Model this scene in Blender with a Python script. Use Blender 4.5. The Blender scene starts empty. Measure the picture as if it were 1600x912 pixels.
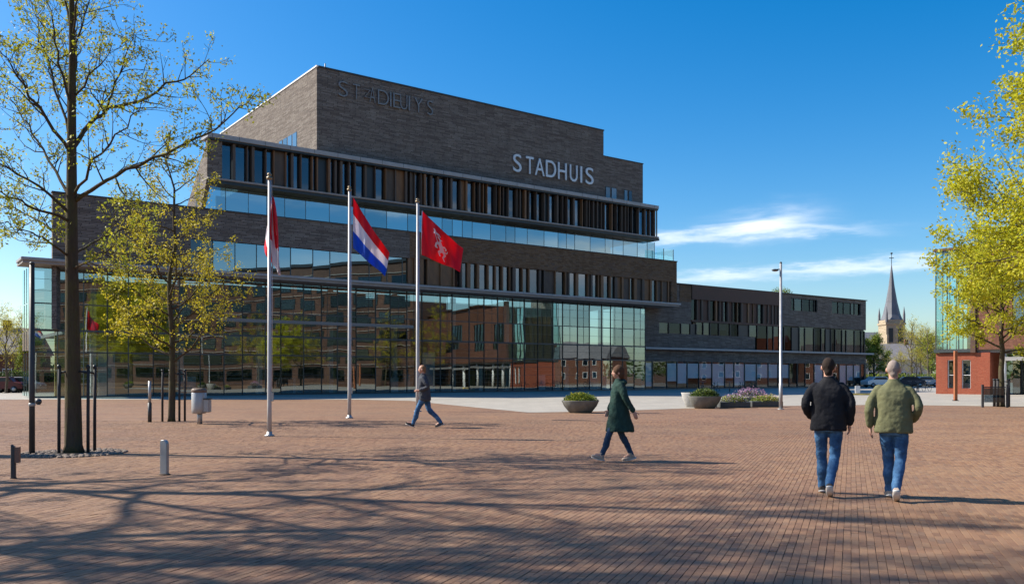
import bpy, bmesh, math, random
import numpy as np
from math import sin, cos, pi, radians, atan2, sqrt
from mathutils import Vector, Matrix, noise

C = bpy.context.scene.collection
S = bpy.context.scene
F = 1356.0            # focal length in photo pixels (photo 1600 px wide)
HZ = 587.0            # horizon row of the photo
CAMZ = 1.55

# ------------------------------------------------------------------ camera
cd = bpy.data.cameras.new('camera')
cam = bpy.data.objects.new('camera', cd); C.objects.link(cam)
cam.location = (0, 0, CAMZ); cam.rotation_euler = (pi / 2, 0, 0)
cd.sensor_width = 36; cd.lens = 36 * F / 1600
cd.shift_y = (HZ - 456) / 1600
cd.clip_start = 0.1; cd.clip_end = 6000
S.camera = cam

# ------------------------------------------------------------------ light
SUN_EL = radians(40)
SUN_AZ = (-0.978, 0.208)         # horizontal direction towards the sun
sd = bpy.data.lights.new('sun', 'SUN'); sd.energy = 5.0; sd.angle = radians(0.55); sd.color = (1, .93, .82)
sun = bpy.data.objects.new('sun', sd); C.objects.link(sun)
tosun = Vector((SUN_AZ[0] * cos(SUN_EL), SUN_AZ[1] * cos(SUN_EL), sin(SUN_EL)))
sun.rotation_euler = tosun.to_track_quat('Z', 'Y').to_euler(); sun.location = (-30, 10, 40)

w = bpy.data.worlds.new("World"); S.world = w; w.use_nodes = True
N = w.node_tree.nodes; L = w.node_tree.links
N.clear()
def wn(t, **k):
    n = N.new(t)
    for a, b in k.items(): setattr(n, a, b)
    return n
def wmath(op, a, b=None, c=None, clamp=False):
    n = N.new('ShaderNodeMath'); n.operation = op; n.use_clamp = clamp
    for i, v in enumerate((a, b, c)):
        if v is None: continue
        if isinstance(v, (int, float)): n.inputs[i].default_value = v
        else: L.new(v, n.inputs[i])
    return n.outputs[0]
sky = wn('ShaderNodeTexSky', sky_type='NISHITA', sun_disc=False)
sky.sun_elevation = SUN_EL; sky.sun_rotation = atan2(SUN_AZ[0], SUN_AZ[1])
sky.altitude = 0; sky.air_density = 1.0; sky.dust_density = 1.0; sky.ozone_density = 3.0
hs = wn('ShaderNodeHueSaturation'); hs.inputs['Saturation'].default_value = 1.50; hs.inputs['Hue'].default_value = .5
L.new(sky.outputs[0], hs.inputs['Color'])
tc = wn('ShaderNodeTexCoord'); sx = wn('ShaderNodeSeparateXYZ'); L.new(tc.outputs['Generated'], sx.inputs[0])
az = wmath('ARCTAN2', sx.outputs[0], sx.outputs[1]); el = wmath('ARCSINE', sx.outputs[2])
cmb = wn('ShaderNodeCombineXYZ'); L.new(wmath('MULTIPLY', az, 5.0), cmb.inputs[0]); L.new(wmath('MULTIPLY', el, 26.0), cmb.inputs[1])
nz = wn('ShaderNodeTexNoise'); nz.inputs['Scale'].default_value = 1.3; nz.inputs['Detail'].default_value = 5; nz.inputs['Roughness'].default_value = .55
nz.inputs['Distortion'].default_value = .6
L.new(cmb.outputs[0], nz.inputs['Vector'])
nzf = wmath('MULTIPLY_ADD', nz.outputs[0], 2.6, -.55, clamp=True)
# soft clouds: azimuth (from +Y), elevation, half widths, strength, slope
CL = [(.285, .166, .045, .014, .8, .05), (.20, .156, .070, .006, .55, .05), (.35, .158, .05, .005, .3, -.05), (.40, .118, .13, .006, .5, .03), (.30, .112, .12, .006, .45, .03), (.14, .09, .10, .014, .35, 0.0),
      (1.30, .20, .16, .03, .95, .03), (1.62, .14, .22, .02, .8, -.02), (1.8, .125, .35, .022, 1.0, -.03), (1.95, .19, .2, .008, .6, .05), (1.85, .25, .16, .035, .9, .02), (1.1, .10, .2, .012, .7, 0), (1.45, .33, .2, .02, .6, .03),
      (2.6, .2, .3, .03, .7, .03), (-2.7, .15, .3, .02, .6, 0), (-1.9, .3, .25, .03, .5, 0)]
nzb = wn('ShaderNodeTexNoise'); nzb.inputs['Scale'].default_value = 3.2; nzb.inputs['Detail'].default_value = 6; nzb.inputs['Roughness'].default_value = .6
L.new(cmb.outputs[0], nzb.inputs['Vector'])
azw = wmath('ADD', az, wmath('MULTIPLY_ADD', nz.outputs[0], .16, -.08))
elw = wmath('ADD', el, wmath('MULTIPLY_ADD', nzb.outputs[0], .030, -.015))
tot = None
for a0, e0, wa, we, st, sl in CL:
    da = wmath('SUBTRACT', azw, a0)
    de = wmath('SUBTRACT', wmath('SUBTRACT', elw, e0), wmath('MULTIPLY', da, sl))
    q = wmath('ADD', wmath('POWER', wmath('ABSOLUTE', wmath('DIVIDE', da, wa)), 2.0), wmath('POWER', wmath('ABSOLUTE', wmath('DIVIDE', de, we)), 2.0))
    g = wmath('MULTIPLY', wmath('EXPONENT', wmath('MULTIPLY', q, -1.0)), st)
    tot = g if tot is None else wmath('ADD', tot, g)
cf = wmath('MULTIPLY', tot, wmath('MULTIPLY_ADD', nzf, .95, .18), clamp=True)
mx = wn('ShaderNodeMix', data_type='RGBA'); L.new(cf, mx.inputs[0]); L.new(hs.outputs[0], mx.inputs[6]); mx.inputs[7].default_value = (7.4, 7.6, 8.0, 1)
bg = wn('ShaderNodeBackground'); bg.inputs[1].default_value = .106
L.new(mx.outputs[2], bg.inputs[0])
wo = wn('ShaderNodeOutputWorld'); L.new(bg.outputs[0], wo.inputs[0])

S.view_settings.view_transform = 'Standard'; S.view_settings.look = 'None'
S.view_settings.exposure = 0.75; S.view_settings.gamma = 1
S.cycles.max_bounces = 8; S.cycles.transparent_max_bounces = 12; S.cycles.caustics_reflective = False; S.cycles.caustics_refractive = False

# ------------------------------------------------------------------ helpers
def at(px, py, Y):
    return Vector(((px - 800) / F * Y, Y, CAMZ + (HZ - py) / F * Y))
def gd(py): return F * CAMZ / (py - HZ)
def gp(px, py):
    Y = gd(py); return Vector(((px - 800) / F * Y, Y, 0))
def tag(o, label=None, cat=None, group=None, kind=None):
    if label: o['label'] = label
    if cat: o['category'] = cat
    if group: o['group'] = group
    if kind: o['kind'] = kind
    return o
def empty(name, loc=(0, 0, 0), rz=0):
    o = bpy.data.objects.new(name, None); C.objects.link(o); o.location = loc; o.rotation_euler = (0, 0, rz)
    o.empty_display_size = .3
    return o
def link(name, me, parent=None, mat=None, kind=None):
    if mat is not None and not me.materials: me.materials.append(mat)
    o = bpy.data.objects.new(name, me); C.objects.link(o)
    if parent is not None: o.parent = parent
    if kind: o['kind'] = kind
    return o
class MB:
    def __init__(s): s.v = []; s.f = []; s.sm = []
    def add(s, vs, fs, smooth=False):
        n = len(s.v); s.v += [tuple(p) for p in vs]
        for f in fs: s.f.append(tuple(i + n for i in f)); s.sm.append(smooth)
    def box(s, x0, x1, y0, y1, z0, z1):
        s.add([(x0, y0, z0), (x1, y0, z0), (x1, y1, z0), (x0, y1, z0), (x0, y0, z1), (x1, y0, z1), (x1, y1, z1), (x0, y1, z1)],
              [(0, 3, 2, 1), (4, 5, 6, 7), (0, 1, 5, 4), (1, 2, 6, 5), (2, 3, 7, 6), (3, 0, 4, 7)])
        return s
    def rbox(s, c, half, rz):
        ca, sa = cos(rz), sin(rz); vs = []
        for dz in (-1, 1):
            for dx, dy in ((-1, -1), (1, -1), (1, 1), (-1, 1)):
                x, y = dx * half[0], dy * half[1]
                vs.append((c[0] + x * ca - y * sa, c[1] + x * sa + y * ca, c[2] + dz * half[2]))
        s.add(vs, [(0, 3, 2, 1), (4, 5, 6, 7), (0, 1, 5, 4), (1, 2, 6, 5), (2, 3, 7, 6), (3, 0, 4, 7)]); return s
    def prism(s, poly, z0, z1):
        n = len(poly)
        s.add([(p[0], p[1], z0) for p in poly] + [(p[0], p[1], z1) for p in poly],
              [tuple(range(n - 1, -1, -1)), tuple(range(n, 2 * n))] + [(i, (i + 1) % n, n + (i + 1) % n, n + i) for i in range(n)]); return s
    def tube(s, pts, rads, n=8, caps=True, smooth=True):
        pts = [Vector(p) for p in pts]; m = len(pts); vs = []; u = None
        for i, p in enumerate(pts):
            d = (pts[min(i + 1, m - 1)] - pts[max(i - 1, 0)])
            if d.length < 1e-9: d = Vector((0, 0, 1))
            d.normalize()
            if u is None:
                u = Vector((1, 0, 0)) if abs(d.x) < .8 else Vector((0, 1, 0))
            u = (u - d * u.dot(d))
            if u.length < 1e-6: u = Vector((0, 1, 0)) - d * d.y
            u.normalize(); v = d.cross(u)
            r = rads[i] if not isinstance(rads, (int, float)) else rads
            ra, rb = r if isinstance(r, tuple) else (r, r)
            for k in range(n):
                a = 2 * pi * k / n; vs.append(p + u * (ra * cos(a)) + v * (rb * sin(a)))
        fs = [(i * n + k, i * n + (k + 1) % n, (i + 1) * n + (k + 1) % n, (i + 1) * n + k) for i in range(m - 1) for k in range(n)]
        if caps: fs += [tuple(range(n - 1, -1, -1)), tuple((m - 1) * n + k for k in range(n))]
        s.add(vs, fs, smooth); return s
    def lathe(s, prof, n=24, c=(0, 0, 0), smooth=True, sx=1, sy=1):
        vs = []; m = len(prof)
        for r, z in prof:
            for k in range(n):
                a = 2 * pi * k / n; vs.append((c[0] + r * cos(a) * sx, c[1] + r * sin(a) * sy, c[2] + z))
        fs = [(i * n + k, i * n + (k + 1) % n, (i + 1) * n + (k + 1) % n, (i + 1) * n + k) for i in range(m - 1) for k in range(n)]
        fs += [tuple(range(n - 1, -1, -1)), tuple((m - 1) * n + k for k in range(n))]
        s.add(vs, fs, smooth); return s
    def ell(s, c, r, n=14, m=9, fn=None):
        vs = []; 
        for i in range(m + 1):
            th = pi * (i / m); 
            for k in range(n):
                a = 2 * pi * k / n
                d = Vector((sin(th) * cos(a), sin(th) * sin(a), -cos(th)))
                p = Vector((d.x * r[0], d.y * r[1], d.z * r[2]))
                if fn: p = fn(d, p)
                vs.append((c[0] + p.x, c[1] + p.y, c[2] + p.z))
        fs = [(i * n + k, i * n + (k + 1) % n, (i + 1) * n + (k + 1) % n, (i + 1) * n + k) for i in range(m) for k in range(n)]
        s.add(vs, fs, True); return s
    def mesh(s, name, mat):
        me = bpy.data.meshes.new(name); me.from_pydata(s.v, [], s.f)
        me.polygons.foreach_set('use_smooth', s.sm); 
        me.materials.append(mat); me.update(); return me
    def build(s, name, mat, parent=None, kind=None, bevel=0):
        o = link(name, s.mesh(name, mat), parent, kind=kind)
        if bevel:
            b = o.modifiers.new('bevel', 'BEVEL'); b.width = bevel; b.segments = 1; b.limit_method = 'ANGLE'
        return o
def np_mesh(name, verts, faces_n, mat, smooth=False):
    """verts (n,3) array; faces as (m,k) array with constant k"""
    me = bpy.data.meshes.new(name)
    nf, k = faces_n.shape
    me.vertices.add(len(verts)); me.vertices.foreach_set('co', verts.astype(np.float32).ravel())
    me.loops.add(nf * k); me.loops.foreach_set('vertex_index', faces_n.astype(np.int32).ravel())
    me.polygons.add(nf); me.polygons.foreach_set('loop_start', np.arange(0, nf * k, k, dtype=np.int32))
    try: me.polygons.foreach_set('loop_total', np.full(nf, k, dtype=np.int32))
    except Exception: pass
    me.polygons.foreach_set('use_smooth', [bool(smooth)] * nf)
    me.materials.append(mat); me.update(calc_edges=True); me.validate(); return me
def copy_tree(o, parent=None):
    c = o.copy(); C.objects.link(c); c.parent = parent
    for ch in o.children: copy_tree(ch, c)
    return c

# ------------------------------------------------------------------ materials
class NT:
    def __init__(s, name):
        s.m = bpy.data.materials.new(name); s.m.use_nodes = True; s.t = s.m.node_tree; s.t.nodes.clear()
        s.out = s.t.nodes.new('ShaderNodeOutputMaterial')
    def n(s, t, ins=None, **k):
        nd = s.t.nodes.new(t)
        for a, b in k.items(): setattr(nd, a, b)
        for a, b in (ins or {}).items(): s.put(nd.inputs[a], b)
        return nd
    def put(s, sock, v):
        if isinstance(v, bpy.types.NodeSocket): s.t.links.new(v, sock)
        else: sock.default_value = v
    def math(s, op, a, b=None, c=None, clamp=False):
        nd = s.t.nodes.new('ShaderNodeMath'); nd.operation = op; nd.use_clamp = clamp
        for i, v in enumerate((a, b, c)):
            if v is not None: s.put(nd.inputs[i], v)
        return nd.outputs[0]
    def mix(s, f, a, b, mode='MIX'):
        nd = s.t.nodes.new('ShaderNodeMix'); nd.data_type = 'RGBA'; nd.blend_type = mode
        s.put(nd.inputs[0], f); s.put(nd.inputs[6], a); s.put(nd.inputs[7], b); return nd.outputs[2]
    def noise(s, vec, scale, detail=3, rough=.5):
        return s.n('ShaderNodeTexNoise', {'Vector': vec, 'Scale': scale, 'Detail': detail, 'Roughness': rough}).outputs[0]
    def ramp(s, f, stops):
        nd = s.t.nodes.new('ShaderNodeValToRGB'); s.put(nd.inputs[0], f)
        while len(nd.color_ramp.elements) < len(stops): nd.color_ramp.elements.new(.5)
        for e, (p, c) in zip(nd.color_ramp.elements, stops): e.position = p; e.color = (*c, 1) if len(c) == 3 else c
        return nd.outputs[0]
    def bsdf(s, **k):
        b = s.t.nodes.new('ShaderNodeBsdfPrincipled')
        for a, v in k.items():
            a = a.replace('_', ' ')
            if isinstance(v, tuple) and len(v) == 3: v = (*v, 1)
            s.put(b.inputs[a], v)
        s.t.links.new(b.outputs[0], s.out.inputs[0]); return b
    def bump(s, b, h, dist=.01, strength=1):
        bp = s.n('ShaderNodeBump', {'Height': h, 'Distance': dist, 'Strength': strength}); s.put(b.inputs['Normal'], bp.outputs[0])
def c4(c): return (*c, 1)
def plain(name, col, rough=.6, metal=0, var=.25, scale=6, bump=.0, spec=.5):
    t = NT(name); tcn = t.n('ShaderNodeTexCoord').outputs['Object']
    nz_ = t.noise(tcn, scale, 4, .6)
    f = t.math('MULTIPLY_ADD', nz_, 1.6, -.3, clamp=True)
    colr = t.mix(f, c4([v * (1 - var) for v in col]), c4([min(1, v * (1 + var)) for v in col]))
    b = t.bsdf(Base_Color=colr, Roughness=t.math('MULTIPLY_ADD', nz_, .25, rough - .12, clamp=True), Metallic=metal)
    b.inputs['Specular IOR Level'].default_value = spec
    if bump: t.bump(b, t.noise(tcn, scale * 8, 3), bump)
    return t.m
def mat_brick_wall(name, cols, mortar, bw=.42, bh=.13, axis='x', rough=.9, depth=.02, vary=1):
    """long thin bricks; object coords; axis = horizontal coordinate (x, y or both by normal)"""
    t = NT(name); ob = t.n('ShaderNodeTexCoord').outputs['Object']
    sp = t.n('ShaderNodeSeparateXYZ', {0: ob})
    u = t.math('ADD', sp.outputs[0], sp.outputs[1]); v = sp.outputs[2]
    row = t.math('FLOOR', t.math('DIVIDE', v, bh))
    ru = t.n('ShaderNodeTexWhiteNoise', {'W': row}, noise_dimensions='1D').outputs[0]
    uu = t.math('ADD', t.math('DIVIDE', u, bw), t.math('MULTIPLY', ru, 5.0))
    colm = t.math('FLOOR', uu); fu = t.math('FRACT', uu); fv = t.math('FRACT', t.math('DIVIDE', v, bh))
    cv = t.n('ShaderNodeCombineXYZ', {0: row, 1: colm}).outputs[0]
    wn_ = t.n('ShaderNodeTexWhiteNoise', {'Vector': cv}, noise_dimensions='2D')
    col = t.ramp(wn_.outputs[0], [(i / max(1, len(cols) - 1), c) for i, c in enumerate(cols)])
    big = t.noise(ob, .35, 4, .6)
    col = t.mix(t.math('MULTIPLY', big, .5), col, c4([v_ * .72 for v_ in cols[0]]))
    # vertical streaks
    st = t.n('ShaderNodeMapping', {'Vector': ob, 'Scale': (1.2, 1.2, .08)}).outputs[0]
    col = t.mix(t.math('MULTIPLY_ADD', t.noise(st, 1.5, 4, .7), 1.0, -.38, clamp=True), col, c4([v_ * .62 for v_ in cols[0]]))
    jm = t.math('MAXIMUM', t.math('GREATER_THAN', fv, .84), t.math('GREATER_THAN', fu, .96))
    col = t.mix(jm, col, c4(mortar))
    b = t.bsdf(Base_Color=col, Roughness=rough)
    b.inputs['Specular IOR Level'].default_value = .25
    h = t.math('MULTIPLY', t.math('SUBTRACT', 1.0, jm), t.math('MULTIPLY_ADD', wn_.outputs[0], .7, .5))
    t.bump(b, t.math('ADD', h, t.math('MULTIPLY', t.noise(ob, 20, 3), .3)), depth)
    return t.m
def mat_glass(name, tint, refl=.3, tcol=.45, wob=.004, scale=.5):
    t = NT(name); ob = t.n('ShaderNodeTexCoord').outputs['Object']; oi = t.n('ShaderNodeObjectInfo')
    vv = t.n('ShaderNodeVectorMath', {0: ob}, operation='ADD'); t.put(vv.inputs[1], t.n('ShaderNodeCombineXYZ', {0: t.math('MULTIPLY', oi.outputs['Random'], 40.0)}).outputs[0])
    h = t.n('ShaderNodeTexNoise', {'Vector': vv.outputs[0], 'Scale': scale, 'Detail': 1.5}).outputs[0]
    bp = t.n('ShaderNodeBump', {'Height': h, 'Distance': wob * 12, 'Strength': 1.0})
    gl = t.n('ShaderNodeBsdfGlossy', {'Color': (.92, 1.0, 1.0, 1), 'Roughness': .004, 'Normal': bp.outputs[0]})
    tr = t.n('ShaderNodeBsdfTransparent', {'Color': c4([tcol * v for v in tint])})
    lw = t.n('ShaderNodeFresnel', {'IOR': 1.5, 'Normal': bp.outputs[0]})
    rv = t.math('MULTIPLY_ADD', oi.outputs['Random'], .12, refl - .06)
    fac = t.math('ADD', rv, t.math('MULTIPLY', lw.outputs[0], t.math('SUBTRACT', 1.0, rv)), clamp=True)
    bfc = t.n('ShaderNodeNewGeometry').outputs['Backfacing']
    fac = t.math('MULTIPLY', fac, t.math('SUBTRACT', 1.0, bfc))
    t.put(tr.inputs['Color'], t.mix(bfc, c4([tcol * v for v in tint]), c4((1, 1, 1))))
    glc = t.n('ShaderNodeMixShader', {0: fac, 1: tr.outputs[0], 2: gl.outputs[0]})
    t.put(gl.inputs['Color'], t.mix(.6, c4((1, 1, 1)), c4(tint)))
    t.t.links.new(glc.outputs[0], t.out.inputs[0]); return t.m
def mat_leaf(name, c1, c2, trans=.45):
    t = NT(name); oi = t.n('ShaderNodeNewGeometry')
    col = t.mix(oi.outputs['Random Per Island'], c4(c1), c4(c2))
    d = t.n('ShaderNodeBsdfPrincipled', {'Base Color': col, 'Roughness': .55}); d.inputs['Specular IOR Level'].default_value = .3
    tl = t.n('ShaderNodeBsdfTranslucent', {'Color': col})
    mx_ = t.n('ShaderNodeMixShader', {0: trans, 1: d.outputs[0], 2: tl.outputs[0]})
    t.t.links.new(mx_.outputs[0], t.out.inputs[0]); return t.m
def mat_bark(name, c1, c2, moss):
    t = NT(name); ob = t.n('ShaderNodeTexCoord').outputs['Object']
    st = t.n('ShaderNodeMapping', {'Vector': ob, 'Scale': (14, 14, 2.2)}).outputs[0]
    nz_ = t.noise(st, 1.5, 5, .7)
    col = t.mix(nz_, c4(c1), c4(c2))
    mo = t.math('MULTIPLY_ADD', t.noise(ob, 1.8, 4, .7), 3.0, -1.3, clamp=True)
    col = t.mix(t.math('MULTIPLY', mo, .6), col, c4(moss))
    b = t.bsdf(Base_Color=col, Roughness=.95); b.inputs['Specular IOR Level'].default_value = .1
    t.bump(b, nz_, .03); return t.m

# paving bricks: shared by single bricks, the joined field and the sheet beyond
PV_A = atan2(530, 1356)           # the courses run 21 degrees right of the view axis
PL, PW = .205, .068
def mat_paving(name, joints):
    t = NT(name); pos = t.n('ShaderNodeNewGeometry').outputs['Position']
    sp = t.n('ShaderNodeSeparateXYZ', {0: pos})
    ca, sa = cos(PV_A), sin(PV_A)
    u = t.math('ADD', t.math('MULTIPLY', sp.outputs[0], sa), t.math('MULTIPLY', sp.outputs[1], ca))
    v = t.math('SUBTRACT', t.math('MULTIPLY', sp.outputs[0], ca), t.math('MULTIPLY', sp.outputs[1], sa))
    vr = t.math('DIVIDE', v, PW); row = t.math('FLOOR', vr)
    off = t.math('MULTIPLY', t.math('FLOORED_MODULO', row, 2.0), .5)
    ur = t.math('ADD', t.math('DIVIDE', u, PL), off); cu = t.math('FLOOR', ur)
    wnz = t.n('ShaderNodeTexWhiteNoise', {'Vector': t.n('ShaderNodeCombineXYZ', {0: row, 1: cu}).outputs[0]}, noise_dimensions='2D').outputs[0]
    col = t.ramp(wnz, [(0, (.150, .064, .034)), (.3, (.240, .112, .056)), (.6, (.290, .146, .072)), (.85, (.330, .182, .095)), (1, (.175, .098, .064))])
    g = t.math('MULTIPLY_ADD', t.noise(pos, .22, 5, .62), 2.2, -.6, clamp=True)
    col = t.mix(t.math('MULTIPLY', g, .45), col, c4((.35, .225, .125)))
    g2 = t.math('MULTIPLY_ADD', t.noise(pos, .6, 6, .7), 3.0, -1.25, clamp=True)
    col = t.mix(t.math('MULTIPLY', g2, .4), col, c4((.12, .085, .075)))
    # run-off streaks and worn patches across the square
    stv = t.n('ShaderNodeMapping', {'Vector': pos, 'Scale': (.35, 1.6, 1)}).outputs[0]
    g3 = t.math('MULTIPLY_ADD', t.noise(stv, .5, 5, .65), 2.6, -1.0, clamp=True)
    col = t.mix(t.math('MULTIPLY', g3, .28), col, c4((.42, .27, .155)))
    vo = t.n('ShaderNodeTexVoronoi', {'Vector': pos, 'Scale': 2.6})
    sp_d = t.math('LESS_THAN', vo.outputs['Distance'], .035)
    col = t.mix(t.math('MULTIPLY', sp_d, .55), col, c4((.42, .38, .32)))
    vo2 = t.n('ShaderNodeTexVoronoi', {'Vector': pos, 'Scale': .35})
    st_ = t.math('MULTIPLY_ADD', t.math('ADD', vo2.outputs['Distance'], t.math('MULTIPLY', g2, .3)), -3.0, 1.6, clamp=True)
    col = t.mix(t.math('MULTIPLY', st_, .22), col, c4((.07, .055, .05)))
    fine = t.noise(pos, 60, 3, .6)
    col = t.mix(t.math('MULTIPLY_ADD', fine, .35, .08), col, c4((.10, .065, .055)))
    b = t.bsdf(Base_Color=col, Roughness=t.math('MULTIPLY_ADD', fine, .3, .6)); b.inputs['Specular IOR Level'].default_value = .3
    if joints:
        fv = t.math('FRACT', vr); fu = t.math('FRACT', ur)
        jm = t.math('MAXIMUM', t.math('GREATER_THAN', fv, .9), t.math('GREATER_THAN', fu, .965))
        t.put(b.inputs['Base Color'], t.mix(t.math('MULTIPLY', jm, .35), col, c4((.09, .065, .05))))
        t.bump(b, t.math('ADD', t.math('SUBTRACT', 1.0, jm), 0.0), .003)
    else:
        t.bump(b, fine, .002)
    return t.m

M = {}
M['pave'] = mat_paving('paving_brick', False)
M['pave_far'] = mat_paving('paving_brick_far', True)
M['sand'] = plain('joint_sand', (.115, .080, .058), .95, scale=30, var=.4, bump=.004)
DB = [(.140, .114, .096), (.19, .158, .133), (.235, .20, .17), (.295, .258, .22), (.205, .17, .145)]
M['brick'] = mat_brick_wall('dark_brick', DB, (.055, .048, .044), 1.0, .11, depth=.03)
M['brick_warm'] = mat_brick_wall('warm_brick', [(.15, .085, .045), (.22, .13, .07), (.27, .17, .10), (.18, .13, .10)], (.05, .04, .03), .45, .12)
M['brick_red'] = mat_brick_wall('red_brick', [(.26, .060, .032), (.36, .088, .046), (.31, .072, .038), (.38, .11, .06)], (.30, .16, .11), .22, .075, depth=.006)
M['brick_brown'] = mat_brick_wall('brown_brick', [(.16, .07, .045), (.22, .095, .06), (.26, .12, .08)], (.08, .05, .04), .3, .09, depth=.01)
M['metal'] = plain('pale_metal_cap', (.30, .29, .28), .45, .0, var=.18, scale=1.5)
M['coping'] = plain('dark_coping', (.035, .04, .045), .5, .2)
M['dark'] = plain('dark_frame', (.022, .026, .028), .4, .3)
M['frame'] = plain('steel_frame', (.07, .08, .08), .4, .5)
M['wood'] = plain('oiled_wood_fin', (.17, .085, .034), .6, var=.45, scale=2.5)
M['wood2'] = plain('weathered_wood_fin', (.085, .062, .045), .7, var=.45, scale=2.5)
M['corten'] = plain('brown_cladding', (.085, .043, .028), .7, var=.35, scale=1)
M['fascia'] = plain('stone_ledge', (.27, .24, .215), .7, var=.25, scale=2)
M['int_wall'] = plain('interior_wall', (.17, .135, .10), .9, var=.4, scale=.3)
M['int_ochre'] = plain('interior_ochre_wall', (.36, .28, .07), .9, var=.4, scale=.4)
M['int_slab'] = plain('interior_slab', (.24, .23, .22), .9)
M['int_white'] = plain('interior_white', (.7, .7, .68), .9, var=.06)
M['blind'] = plain('white_blind', (.80, .81, .82), .9, var=.08, scale=.6)
M['roof'] = plain('roof_gravel', (.25, .24, .23), .95)
M['glass'] = mat_glass('lobby_glass', (.66, .86, .84), .24, .62, .0006)
M['glass_blue'] = mat_glass('band_glass', (.28, .66, .80), .30, .35, .0005)
M['glass_dark'] = mat_glass('window_glass', (.27, .40, .52), .12, .4, .0005)
M['glass_wing'] = mat_glass('wing_glass', (.36, .38, .38), .02, .5, .0005)
M['glass_shop'] = mat_glass('shop_glass', (.8, .88, .9), .04, .85, .0005)
M['glass_clear'] = mat_glass('clear_glass', (.62, .90, .90), .10, .95, .001)
M['letter'] = plain('brushed_steel_letter', (.48, .49, .51), .35, .3, var=.06)
M['letter_old'] = plain('weathered_steel_letter', (.19, .18, .175), .45, .3, var=.4)
M['steel'] = plain('galvanised_steel', (.38, .38, .38), .42, .45, var=.15, scale=4)
M['pole'] = plain('painted_pole', (.46, .445, .43), .4, .1, var=.08)
M['gold'] = plain('bronze_finial', (.26, .20, .12), .45, .5)
M['post_dark'] = plain('dark_post', (.05, .052, .055), .5, .2)
M['post_wood'] = plain('dark_wood_stake', (.035, .034, .036), .8, var=.4, scale=8)
M['concrete'] = plain('concrete', (.42, .40, .37), .85, var=.25, scale=5, bump=.004)
M['bowl'] = plain('weathered_bowl', (.16, .155, .135), .8, var=.35, scale=4, bump=.004)
M['bowl_dark'] = plain('dark_bowl', (.07, .075, .075), .8, var=.3, scale=4)
M['soil'] = plain('soil', (.04, .03, .02), 1)
M['bark'] = mat_bark('bark', (.045, .034, .024), (.12, .095, .07), (.11, .12, .03))
M['bark2'] = mat_bark('bark_bare', (.06, .045, .035), (.16, .13, .10), (.12, .12, .05))
M['leaf'] = mat_leaf('young_leaf', (.50, .46, .035), (.28, .34, .03), .45)
M['leaf_y'] = mat_leaf('yellow_leaf', (.58, .47, .03), (.34, .32, .02), .45)
M['leaf_b'] = mat_leaf('bright_leaf', (.62, .56, .03), (.38, .43, .03), .5)
M['leaf_g'] = mat_leaf('shrub_leaf', (.10, .16, .02), (.28, .32, .04), .3)
M['leaf_d'] = mat_leaf('dark_leaf', (.03, .06, .015), (.10, .14, .03), .25)
M['white'] = plain('white_paint', (.75, .75, .74), .5, var=.05)
M['skin'] = plain('skin', (.50, .27, .19), .55, var=.08, scale=20)
M['red_c'] = mat_leaf('red_cloth', (.80, .012, .03), (.78, .012, .03), .4)
M['white_c'] = mat_leaf('white_cloth', (.85, .80, .84), (.84, .80, .84), .4)
M['blue_c'] = mat_leaf('blue_cloth', (.02, .12, .65), (.02, .12, .64), .4)

# ------------------------------------------------------------------ ground
def uv2xy(u, v):
    ca, sa = cos(PV_A), sin(PV_A)
    return u * sa + v * ca, u * ca - v * sa
Y0, Y1 = 4.6, 30.0
def hw(y): return .60 * y + 1.8
# ground sheet with a trapezoidal opening where the bricks are laid
o_ = [(-3000, -1500), (3000, -1500), (3000, 4000), (-3000, 4000)]
i_ = [(-hw(Y0) + .25, Y0 + .25), (hw(Y0) - .25, Y0 + .25), (hw(Y1) - .25, Y1 - .25), (-hw(Y1) + .25, Y1 - .25)]
gm = MB(); gm.add([(x, y, -.003) for x, y in o_] + [(x, y, -.003) for x, y in i_],
                  [(0, 1, 5, 4), (1, 2, 6, 5), (2, 3, 7, 6), (3, 0, 4, 7)])
ground = gm.build('ground', M['pave_far'], kind='structure')
bed = MB(); bed.add([(-hw(Y0), Y0, -.0065), (hw(Y0), Y0, -.0065), (hw(Y1), Y1, -.0065), (-hw(Y1), Y1, -.0065)], [(0, 1, 2, 3)])
bed.build('joint_sand', M['sand'], ground, kind='stuff')
rs = np.random.RandomState(5)
us = np.arange(-60, 190); rows = np.arange(-480, 340)
RR, UU = np.meshgrid(rows, us)
RR = RR.ravel(); UU = UU.ravel()
uc = (UU + .5 - .5 * (RR % 2)) * PL; vc = (RR + .5) * PW
ca, sa = cos(PV_A), sin(PV_A)
bx = uc * sa + vc * ca; by = uc * ca - vc * sa
k = (by > Y0) & (by < Y1) & (np.abs(bx) < .60 * by + 1.8)
bx, by = bx[k], by[k]; nb = len(bx)
dz = rs.uniform(-.0018, .0018, nb); tx = rs.normal(0, .006, nb); ty = rs.normal(0, .008, nb)
infr = (np.abs(bx) < .585 * by) & (by > 6.50)
order = np.argsort(np.where(infr, by + .0 * bx, 1e9))
single = order[:300]; rest = order[300:]
hl, hwid, ch = PL / 2 - .0015, PW / 2 - .0018, .0022
def brick_verts():
    v = []
    for (a, b, z) in ((hl, hwid, -.03), (hl, hwid, -ch), (hl - ch, hwid - ch, 0)):
        for sx_, sy_ in ((-1, -1), (1, -1), (1, 1), (-1, 1)): v.append((sx_ * a, sy_ * b, z))
    return np.array(v)
bv = brick_verts()
bf = [(a + i, a + (i + 1) % 4, a + 4 + (i + 1) % 4, a + 4 + i) for a in (0, 4) for i in range(4)] + [(8, 9, 10, 11)]
bf = np.array(bf)
n = len(rest); V = np.repeat(bv[None], n, 0)
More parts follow.
